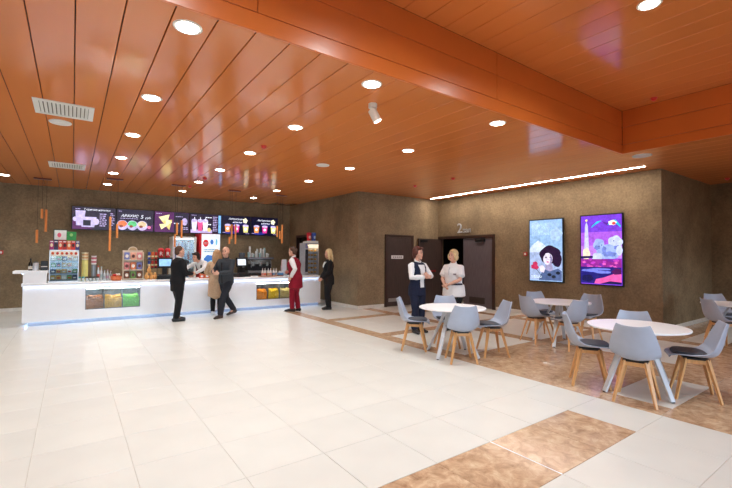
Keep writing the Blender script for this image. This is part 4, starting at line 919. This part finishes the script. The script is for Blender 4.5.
for k in range(2):
    tt = thing('popcorn_bucket', '%s printed popcorn bucket on top of the snack warmer' % ('red', 'blue')[k], 'bucket', (5.90+.17*k, 11.24, CT+1.03), 0, 'buckets on the warmer')
    MB().lathe([(.055, 0), (.074, .25), (.077, .255), (.07, .255)], 18).build('bucket', c_('bk%d' % k, ((206, 40, 50), (60, 90, 180))[k]), tt, True); MB().ell((0, -.066, .13), (.035, .008, .05), 12, 7).build('print', c_('bkp%d' % k, ((240, 190, 190), (200, 216, 240))[k]), tt, True); MB().lathe([(.076, .255), (.078, .262), (.04, .28)], 18).build('lid', c_('bkl%d' % k, ((190, 30, 40), (120, 150, 210))[k]), tt, True)

# ------------------------------------------------------------------ people
V = Vector
def remesh(mb, name, m, parent, vox, smooth=2):
    me = mb.mesh(name, m); o = link(name, me, parent)
    r = o.modifiers.new('r', 'REMESH'); r.mode = 'VOXEL'; r.voxel_size = vox; r.use_smooth_shade = True
    if smooth: q = o.modifiers.new('q', 'SMOOTH'); q.factor = .5; q.iterations = smooth
    dg = bpy.context.evaluated_depsgraph_get(); me2 = bpy.data.meshes.new_from_object(o.evaluated_get(dg))
    o.modifiers.clear(); o.data = me2; me2.name = name; bpy.data.meshes.remove(me)
    if not me2.materials: me2.materials.append(m)
    me2.polygons.foreach_set('use_smooth', [True]*len(me2.polygons))
    return o
def ik(a, c, l1, l2, hint):
    d = c-a; L = max(.05, min(d.length, (l1+l2)*.995)); d.normalize(); k = (l1*l1-l2*l2+L*L)/(2*L)
    h = math.sqrt(max(0, l1*l1-k*k)); p = hint-d*hint.dot(d); p = p.normalized() if p.length > 1e-4 else d.orthogonal()
    return a+d*k+p*h, a+d*L
TORSO = {'m': [(-.12, .07, .125), (-.05, .11, .16), (.02, .118, .165), (.12, .108, .155), (.25, .115, .163), (.37, .125, .182), (.45, .112, .188), (.505, .08, .15), (.54, .055, .075)],
         'f': [(-.12, .075, .13), (-.05, .115, .165), (.02, .118, .165), (.12, .098, .132), (.22, .104, .135), (.34, .13, .155), (.42, .108, .163), (.485, .072, .13), (.52, .048, .062)]}
HIPZ = .90
M_SKIN = mat('skin', (222, 170, 146), .55, var=.05, scale=20); M_LIP = mat('lips', (176, 84, 80), .5); M_EYE = mat('eye_dark', (44, 30, 26), .3)
class Person:
    def __init__(s, label, loc, face, h, sex='m', lean=0, twist=0, ank=((.03, .1), (-.03, -.1)), wr=None, eh=None, head=(0, 0), girth=1.0, hip=(0, 0, 0), lift=(0, 0), foot=(0, 0), skin=None, side=0):
        s.k = h/1.75; s.sex = sex; s.g = girth
        s.t = thing('person', label, 'person', (loc[0], loc[1], loc[2] if len(loc) > 2 else 0), math.radians(face), 'people in the foyer')
        s.M = Matrix.Translation(V((hip[0], hip[1], HIPZ+hip[2]))) @ Matrix.Rotation(math.radians(twist), 4, 'Z') @ Matrix.Rotation(math.radians(lean), 4, 'Y') @ Matrix.Rotation(math.radians(side), 4, 'X')
        sh = .178 if sex == 'm' else .158; s.sh = sh
        st = .475 if sex == 'm' else .455
        s.S = [s.M @ V((0, sh*q, st)) for q in (1, -1)]
        s.Hp = [s.M @ V((0, .088*q, -.02)) for q in (1, -1)]
        s.A = [V((ank[i][0], ank[i][1], .085+lift[i])) for i in (0, 1)]
        s.K = []; s.E = []; s.W = []
        for i in (0, 1):
            s.K.append(ik(s.Hp[i], s.A[i], .412, .388, V((1, .05*(1-2*i), 0)))[0])
        wr = wr or ((.12, .26, .80), (.12, -.26, .80)); eh = eh or ((-1, .4, 0), (-1, -.4, 0))
        for i in (0, 1):
            e, w_ = ik(s.S[i], V(wr[i]), .285, .255, V(eh[i])); s.E.append(e); s.W.append(w_)
        nk = s.M @ V((0, 0, .50)); s.neck = nk
        hd = s.M @ V((.02, 0, .70)); s.HM = Matrix.Translation(hd) @ Matrix.Rotation(math.radians(head[0]+twist), 4, 'Z') @ Matrix.Rotation(math.radians(head[1]+lean*.5), 4, 'Y')
        s.foot = foot; s.skin = skin or M_SKIN
        s.body()
    def sc(s, mb):
        for v in mb.bm.verts: v.co *= s.k
        return mb
    def torso(s, mb, off=0, t0=-9, t1=9, n=18, rows=None):
        T_ = rows or TORSO[s.sex]; T_ = [q for q in T_ if t0 <= q[0] <= t1]
        rings = []
        up = (s.M.to_3x3() @ V((1, 0, 0)))
        mb.tube([s.M @ V((0.012*math.sin(q[0]*6), 0, q[0])) for q in T_], [(q[1]*s.g+off, q[2]*s.g+off) for q in T_], n, up)
    def leg(s, mb, i, off, top=1, hem=0):
        h, k, a = s.Hp[i], s.K[i], s.A[i]; g = s.g
        mb.tube([h+V((0, 0, .06)), h.lerp(k, .35), k, k.lerp(a, .35), a.lerp(k, hem)], [.088*g+off, .08*g+off, .056+off, .056+off*1.2, .038+off*1.3+(.008 if hem == 0 and off > .012 else 0)], 14)
    def arm(s, mb, i, off, to=1.0, short=None, inner=True):
        a, e, w_ = s.S[i], s.E[i], s.W[i]; inn = s.M @ V((0, s.sh*(1-2*i)*.55, .46 if s.sex == 'm' else .44)); g = .5+.5*s.g
        if short: mb.tube([inn, a, a.lerp(e, short)], [.06*g+off, .056*g+off, .05*g+off*2], 12); return
        if not inner: inn = a.lerp(inn, .2)
        mb.tube([inn, a, a.lerp(e, .5), e, e.lerp(w_, .4), e.lerp(w_, to)], [.058*g+off, .054*g+off, .046*g+off, .04+off, .038+off, .026+off*1.1], 12)
    def body(s):
        b = MB(); s.torso(b); 
        for i in (0, 1):
            s.leg(b, i, 0); s.arm(b, i, 0); s.hand(b, i); b.tube([s.A[i], s.A[i]+V((.1, 0, -.05))], [.035, .03], 8)
        hm = s.HM; R3 = hm.to_3x3()
        b.tube([s.neck+(s.M.to_3x3() @ V((0, 0, -.04))), hm @ V((-.015, 0, -.06))], [.056 if s.sex == 'm' else .048, .052 if s.sex == 'm' else .045], 12)
        b.ell(hm @ V((-.01, 0, .025)), (.098, .077, .1), 18, 12, R3); b.ell(hm @ V((.028, 0, -.045)), (.066, .058, .08), 14, 10, R3)
        b.ell(hm @ V((.088, 0, -.012)), (.022, .013, .026), 8, 6, R3); b.ell(hm @ V((.07, 0, -.1)), (.024, .026, .022), 8, 6, R3)
        b.ell(hm @ V((.086, 0, -.062)), (.012, .026, .012), 8, 6, R3)
        for q in (1, -1): b.ell(hm @ V((-.005, .078*q, -.012)), (.02, .012, .03), 8, 6, R3); b.ell(hm @ V((.055, .04*q, -.03)), (.03, .026, .026), 8, 6, R3)
        s.sc(b); o = remesh(b, 'body', s.skin, s.t, .0075, 2)
        for q in (1, -1):
            e = MB().ell(hm @ V((.083, .031*q, .012)), (.008, .014, .008), 8, 6, R3); s.sc(e).build('eye', M_EYE, s.t, True)
            e = MB().ell(hm @ V((.087, .031*q, .034)), (.006, .02, .004), 8, 5, R3); s.sc(e).build('eyebrow', M_EYE, s.t, True)
        e = MB().ell(hm @ V((.097, 0, -.062)), (.006, .022, .006), 8, 5, R3); s.sc(e).build('mouth', M_LIP, s.t, True)
    def hand(s, b, i):
        w_ = s.W[i]; d = (w_-s.E[i]).normalized(); q = 1-2*i
        inward = V((0, -q, 0)); n = (inward-d*inward.dot(d)); n = n.normalized() if n.length > .1 else V((0, 0, -1))
        lat = d.cross(n).normalized()*(q)          # towards the thumb
        if lat.z < 0 and abs(lat.z) > .3: lat = -lat
        R = Matrix((d, lat, n)).transposed()
        b.ell(w_+d*.05, (.052, .041, .018), 12, 8, R)
        for k, (o, L) in enumerate(((.03, .072), (.011, .08), (-.01, .074), (-.029, .058))):
            p0 = w_+d*.085+lat*o; p1 = p0+(d*.9+n*.35)*L*.5; p2 = p1+(d*.55+n*.8)*L*.5
            b.tube([p0-d*.02, p0, p1, p2], [.0095, .0095, .009, .0075], 8)
        p0 = w_+d*.03+lat*.034; p1 = p0+(d*.7+lat*.6+n*.3)*.035; p2 = p1+(d*.9+n*.4)*.03
        b.tube([p0-lat*.015, p0, p1, p2], [.012, .0115, .0105, .008], 8)
    def trousers(s, m, off=.016, name='trousers'):
        b = MB(); s.torso(b, off, t1=.08)
        for i in (0, 1): s.leg(b, i, off)
        return remesh(s.sc(b), name, m, s.t, .011, 3)
    def top(s, m, name, off=.02, t0=-.13, sleeves=1, to=.97, skirt=None, short=.6, soff=None, inner=True):
        """upper garment; skirt = list of (z, rx, ry) rows below the hips"""
        b = MB(); s.torso(b, off, t0=t0)
        if sleeves == 1:
            for i in (0, 1): s.arm(b, i, soff or off*.75, to, inner=inner)
        elif sleeves == 2:
            for i in (0, 1): s.arm(b, i, off, short=short)
        else:
            for i in (0, 1): b.ell(s.S[i]+(s.M.to_3x3() @ V((0, -.02*(1-2*i), -.01))), (.078, .05, .07), 10, 8)
        if skirt:
            c = (s.Hp[0]+s.Hp[1])/2
            b.tube([V((c.x+q[3] if len(q) > 3 else c.x, c.y, q[0])) for q in skirt], [(q[1], q[2]) for q in skirt], 20, (1, 0, 0))
        return remesh(s.sc(b), name, m, s.t, .011, 3)
    def patch(s, name, m, rows, off=.026, n=6, thick=.006):
        """strip on the torso front: rows of (t, angle0, angle1) in degrees, 0 = front, + = left"""
        T_ = TORSO[s.sex]; b = MB(); bm = b.bm; grid = []; off += .009
        for t_, a0, a1 in rows:
            for (za, xa, ya), (zb, xb, yb) in zip(T_, T_[1:]):
                if za <= t_ <= zb: f = (t_-za)/(zb-za); rx, ry = xa+(xb-xa)*f, ya+(yb-ya)*f; break
            row = []
            for j in range(n+1):
                a = math.radians(a0+(a1-a0)*j/n); c = 0.012*math.sin(t_*6)
                pi_ = [s.M @ V((c+(rx*s.g+off+dd)*math.cos(a), (ry*s.g+off+dd)*math.sin(a), t_)) for dd in (0, thick)]
                row.append([bm.verts.new(p) for p in pi_])
            grid.append(row)
        R_ = len(grid)
        for i in range(R_-1):
            for j in range(n):
                bm.faces.new((grid[i][j][1], grid[i][j+1][1], grid[i+1][j+1][1], grid[i+1][j][1])); bm.faces.new((grid[i][j][0], grid[i+1][j][0], grid[i+1][j+1][0], grid[i][j+1][0]))
        for i in range(R_-1):
            for j in (0, n): bm.faces.new((grid[i][j][0], grid[i][j][1], grid[i+1][j][1], grid[i+1][j][0]))
        for j in range(n):
            for i in (0, R_-1): bm.faces.new((grid[i][j][0], grid[i][j][1], grid[i][j+1][1], grid[i][j+1][0]))
        return s.sc(b).build(name, m, s.t, True)
    def collar(s, m, r=.064, z=.5, name='collar'):
        z += .035; r += .004
        b = MB(); R3 = s.M.to_3x3()
        pts = [s.M @ V((.012+r*math.cos(a)*1.05, r*math.sin(a), z+.022-.03*math.cos(a))) for a in [2*PI*k/16 for k in range(17)]]
        b.tube(pts, [(.02, .008)]*17, 8, R3 @ V((0, 0, 1))); return s.sc(b).build(name, m, s.t, True)
    def shoes(s, m, heel=0):
        for i in (0, 1):
            a = math.radians(s.foot[i]); d = V((math.cos(a), math.sin(a), 0)); A = s.A[i]; z = A.z-.085
            tip = -1.6*z if z > .02 else 0
            b = MB(); P = lambda f, zz: V((A.x, A.y, z+zz))+d*f
            dz = lambda f: -(f+.07)*min(.5, z*4) if z > .02 else 0
            q = lambda f, zz: P(f, max(zz+dz(f), .03-z if z > .02 else zz))
            b.tube([q(-.075, .045), q(-.04, .05), q(.03, .05), q(.1, .04), q(.17, .03), q(.2, .028)], [(.035, .03), (.05, .036), (.05, .04), (.038, .045), (.027, .04), (.018, .022)], 12, (0, 0, 1))
            if heel: b.tube([q(-.05, .06), q(-.055, .0)], [.028, .02], 8)
            else: b.tube([q(-.07, .012), q(.05, .012), q(.19, .012)], [(.011, .034), (.011, .042), (.011, .03)], 10, (0, 0, 1))
            b.tube([A+V((0, 0, .03)), A+V((0, 0, -.03))], [.042, .045], 10)
            remesh(s.sc(b), 'shoe', m, s.t, .009, 2)
    def hair(s, m, style):
        b = MB(); hm = s.HM; R3 = hm.to_3x3(); E_ = lambda c, r: b.ell(hm @ V(c), r, 14, 10, R3)
        if style == 'short': E_((-.03, 0, .045), (.095, .084, .095)); E_((-.06, 0, -.01), (.06, .075, .08))
        elif style == 'fringe_ring': E_((-.055, 0, .0), (.062, .082, .06)); E_((-.03, .05, .0), (.06, .034, .04)); E_((-.03, -.05, .0), (.06, .034, .04))
        elif style == 'crop': E_((-.028, 0, .05), (.1, .086, .1)); E_((-.06, 0, -.015), (.065, .082, .095)); E_((.05, .03, .1), (.05, .05, .03)); E_((.05, -.03, .1), (.05, .05, .03)); E_((-.01, .075, .01), (.045, .02, .06)); E_((-.01, -.075, .01), (.045, .02, .06))
        elif style == 'bob': E_((-.028, 0, .045), (.106, .098, .106)); E_((-.04, 0, -.03), (.085, .105, .09)); E_((.01, .085, -.02), (.05, .03, .075)); E_((.01, -.085, -.02), (.05, .03, .075)); E_((.055, .03, .1), (.045, .055, .026))
        elif style == 'long':
            E_((-.028, 0, .045), (.104, .092, .104)); b.tube([hm @ V((-.05, 0, .05)), hm @ V((-.085, 0, -.06)), hm @ V((-.095, 0, -.17)), hm @ V((-.085, 0, -.27))], [(.06, .085), (.055, .1), (.045, .105), (.025, .08)], 12, R3 @ V((1, 0, 0)))
            for q in (1, -1): b.tube([hm @ V((.0, .07*q, .06)), hm @ V((.01, .09*q, -.05)), hm @ V((-.0, .1*q, -.19))], [.035, .035, .02], 10)
        elif style == 'bun': E_((-.03, 0, .045), (.098, .086, .098)); E_((-.06, 0, -.005), (.065, .08, .08)); E_((-.115, 0, .03), (.045, .05, .045))
        return remesh(s.sc(b), 'hair', m, s.t, .008, 2)
def cloth(nm, rgb, rough=.85, var=.1): return mat('cloth_'+nm, rgb, rough, var=var, scale=25, bump=.15, bscale=60, spec=.3)
BLK = cloth('black', (25, 25, 28)); WHT = cloth('white', (236, 236, 238), var=.03); NAVY = cloth('navy', (32, 38, 62)); RED = cloth('wine_red', (142, 22, 44)); BEIGE = cloth('beige', (198, 166, 136)); CHAR = cloth('charcoal', (58, 62, 68)); JEAN = cloth('dark_jeans', (38, 40, 48))
SHB = mat('shoe_black', (20, 18, 18), .35); HBR = mat('hair_brown', (84, 56, 40), .6, var=.25, scale=40); HBL = mat('hair_blond', (226, 200, 150), .6, var=.2, scale=40); HDK = mat('hair_dark', (40, 28, 26), .5, var=.2, scale=40); HAU = mat('hair_auburn', (84, 40, 30), .55, var=.25, scale=40); HLB = mat('hair_light_brown', (190, 150, 110), .6, var=.2, scale=40)
# 1 man in the black suit, profile to the right
p = Person('man in a black suit in profile, holding his hands in front, left of the server', (1.93, 9.93), 8, 1.70, 'm', 2, 0, ((.04, .1), (-.05, -.09)), ((.27, .10, 1.05), (.30, -.08, 1.08)), ((-.6, .8, -.5), (-.6, -.8, -.5)), (0, 2), 1.16, foot=(8, -10))
p.trousers(BLK); p.top(BLK, 'suit_jacket', .024, -.12, skirt=[(.70, .14, .19), (.86, .145, .195), (.95, .13, .18)]); p.collar(WHT, .062, .50, 'shirt_collar'); p.shoes(SHB); p.hair(HBR, 'short')
# 2 server leaning over the counter
p = Person('server in a white shirt and dark apron straps leaning over the counter', (3.18, 12.15), 205, 1.75, 'm', 42, 0, ((.0, .13), (.05, -.13)), ((.60, .22, .98), (.62, -.16, 1.0)), ((-.2, 1, .2), (-.2, -1, .2)), (6, -14), 1.0, hip=(-.05, 0, 0))
p.trousers(BLK); p.top(WHT, 'shirt', .018, -.1); p.collar(cloth('shirt_grey', (214, 216, 222)), .062, .5); p.patch('apron', cloth('apron', (44, 38, 40)), [(-.06, -60, 60), (.1, -55, 55), (.25, -40, 40), (.33, -30, 30)]); p.patch('apron_strap', cloth('apron', (44, 38, 40)), [(.32, 18, 32), (.42, 20, 34), (.49, 30, 46)], .022); p.patch('apron_strap', cloth('apron', (44, 38, 40)), [(.32, -32, -18), (.42, -34, -20), (.49, -46, -30)], .022); p.shoes(SHB); p.hair(HDK, 'crop')
# 3 woman in the beige coat, back to us
p = Person('woman in a beige coat with long light hair, partly behind the bald man', (2.91, 10.42), 62, 1.63, 'f', 4, 0, ((.03, .08), (.0, -.1)), ((.32, .16, 1.02), (.34, -.12, 1.03)), ((-.3, 1, -.6), (-.3, -1, -.6)), (10, 5))
p.trousers(BLK, .01, 'leggings'); p.top(BEIGE, 'coat', .03, -.13, skirt=[(.50, .16, .205), (.62, .155, .2), (.8, .15, .195), (.95, .135, .18)]); p.collar(BEIGE, .066, .485); p.shoes(mat('sneaker_white', (230, 230, 232), .5)); p.hair(HLB, 'long')
# 4 bald man striding
p = Person('bald man in a charcoal jacket and dark jeans walking toward the camera side', (3.02, 9.96), 206, 1.75, 'm', 1, 8, ((.24, .08), (-.34, -.09)), ((.30, .10, 1.06), (.29, -.13, 1.09)), ((-.5, .8, -.5), (-.5, -.8, -.5)), (14, 0), 1.04, hip=(0, 0, -.045), lift=(0, .05), foot=(6, -8))
p.trousers(JEAN); p.top(CHAR, 'jacket', .026, -.1, skirt=[(.84, .13, .178), (.9, .132, .18), (.98, .125, .17)]); p.collar(cloth('collar_grey', (40, 44, 48)), .066, .5); p.patch('zip', cloth('zip', (30, 32, 34)), [(-.04, -3, 3), (.2, -3, 3), (.45, -3, 3)], .025, 2); p.shoes(mat('shoe_brown', (60, 46, 40), .5))
# 5 woman in wine red
p = Person('woman in a wine-red tunic and trousers with white sleeves at the counter', (4.83, 9.92), 132, 1.74, 'f', 7, 0, ((.06, .07), (-.05, -.08)), ((.04, .25, .92), (.25, -.12, 1.05)), ((-1, .5, 0), (-.3, -1, -.5)), (0, 0), 1.25, foot=(15, -10))
p.trousers(RED, .014); p.top(WHT, 'blouse', .012, -.05, to=.95, soff=.018, inner=False); p.top(RED, 'tunic', .026, -.13, sleeves=0, skirt=[(.64, .18, .25), (.78, .17, .24), (.92, .16, .22), (1.0, .145, .2)]); p.collar(WHT, .056, .485); p.shoes(SHB, 1); p.hair(HBR, 'bun')
# 6 woman in black, blond
p = Person('blond woman in a black trouser suit standing at the counter end', (5.78, 9.80), 168, 1.68, 'f', 1, 0, ((.02, .07), (-.02, -.08)), ((.22, .07, .90), (.23, -.05, .90)), ((-.8, .7, -.2), (-.8, -.7, -.2)), (0, 3), 1.02)
p.trousers(BLK, .02); p.top(BLK, 'suit_jacket', .024, -.13, skirt=[(.72, .145, .19), (.86, .145, .192), (.96, .13, .17)]); p.patch('scarf', cloth('scarf', (206, 208, 206)), [(.30, -6, 6), (.38, -20, 20), (.47, -36, 36)], .028); p.shoes(SHB); p.hair(HBL, 'long')
# 7 woman in navy waistcoat
p = Person('woman with short auburn hair in a navy waistcoat and white shirt', (5.51, 5.95), -92, 1.69, 'f', 1, 0, ((.0, .08), (.04, -.1)), ((.29, .03, 1.17), (.28, -.05, 1.13)), ((-.2, 1, -.7), (-.2, -1, -.7)), (22, 2), 1.06, foot=(10, -14))
p.trousers(NAVY); p.top(WHT, 'shirt', .012, -.08, soff=.016, inner=False); p.top(NAVY, 'waistcoat', .024, -.13, sleeves=0, skirt=[(.75, .155, .2), (.85, .15, .195), (.98, .135, .175)]); p.patch('shirt_front', WHT, [(.02, -13, 13), (.14, -15, 15), (.28, -14, 14), (.38, -18, 18), (.47, -26, 26)], .025); p.collar(WHT, .058, .485); p.patch('name_badge', cloth('badge', (196, 190, 190)), [(.30, 32, 44), (.34, 32, 44)], .03, 2); p.shoes(SHB); p.hair(HAU, 'crop')
# 8 blond woman in white
p = Person('woman with a blond bob in a white short-sleeved shirt and black trousers', (6.26, 5.68), 192, 1.64, 'f', 1, 0, ((.0, .09), (.0, -.09)), ((.27, .04, 1.00), (.27, -.05, .97)), ((-.3, 1, -.5), (-.3, -1, -.5)), (-6, -2), 1.3)
p.trousers(BLK, .018); p.top(WHT, 'shirt', .022, -.1, sleeves=2, short=.72, skirt=[(.75, .195, .262), (.84, .19, .256), (.98, .175, .235)]); p.collar(WHT, .06, .485); p.patch('belt', cloth('belt', (60, 60, 74)), [(.085, -85, 85), (.12, -85, 85)], .03, 10); p.patch('chest_logo', cloth('logo', (150, 136, 146)), [(.30, 26, 42), (.33, 26, 42)], .028, 3); p.patch('shirt_placket', cloth('placket', (206, 206, 212)), [(.3, -2, 2), (.4, -2, 2), (.46, -3, 3)], .026, 2); p.shoes(SHB); p.hair(HBL, 'bob')
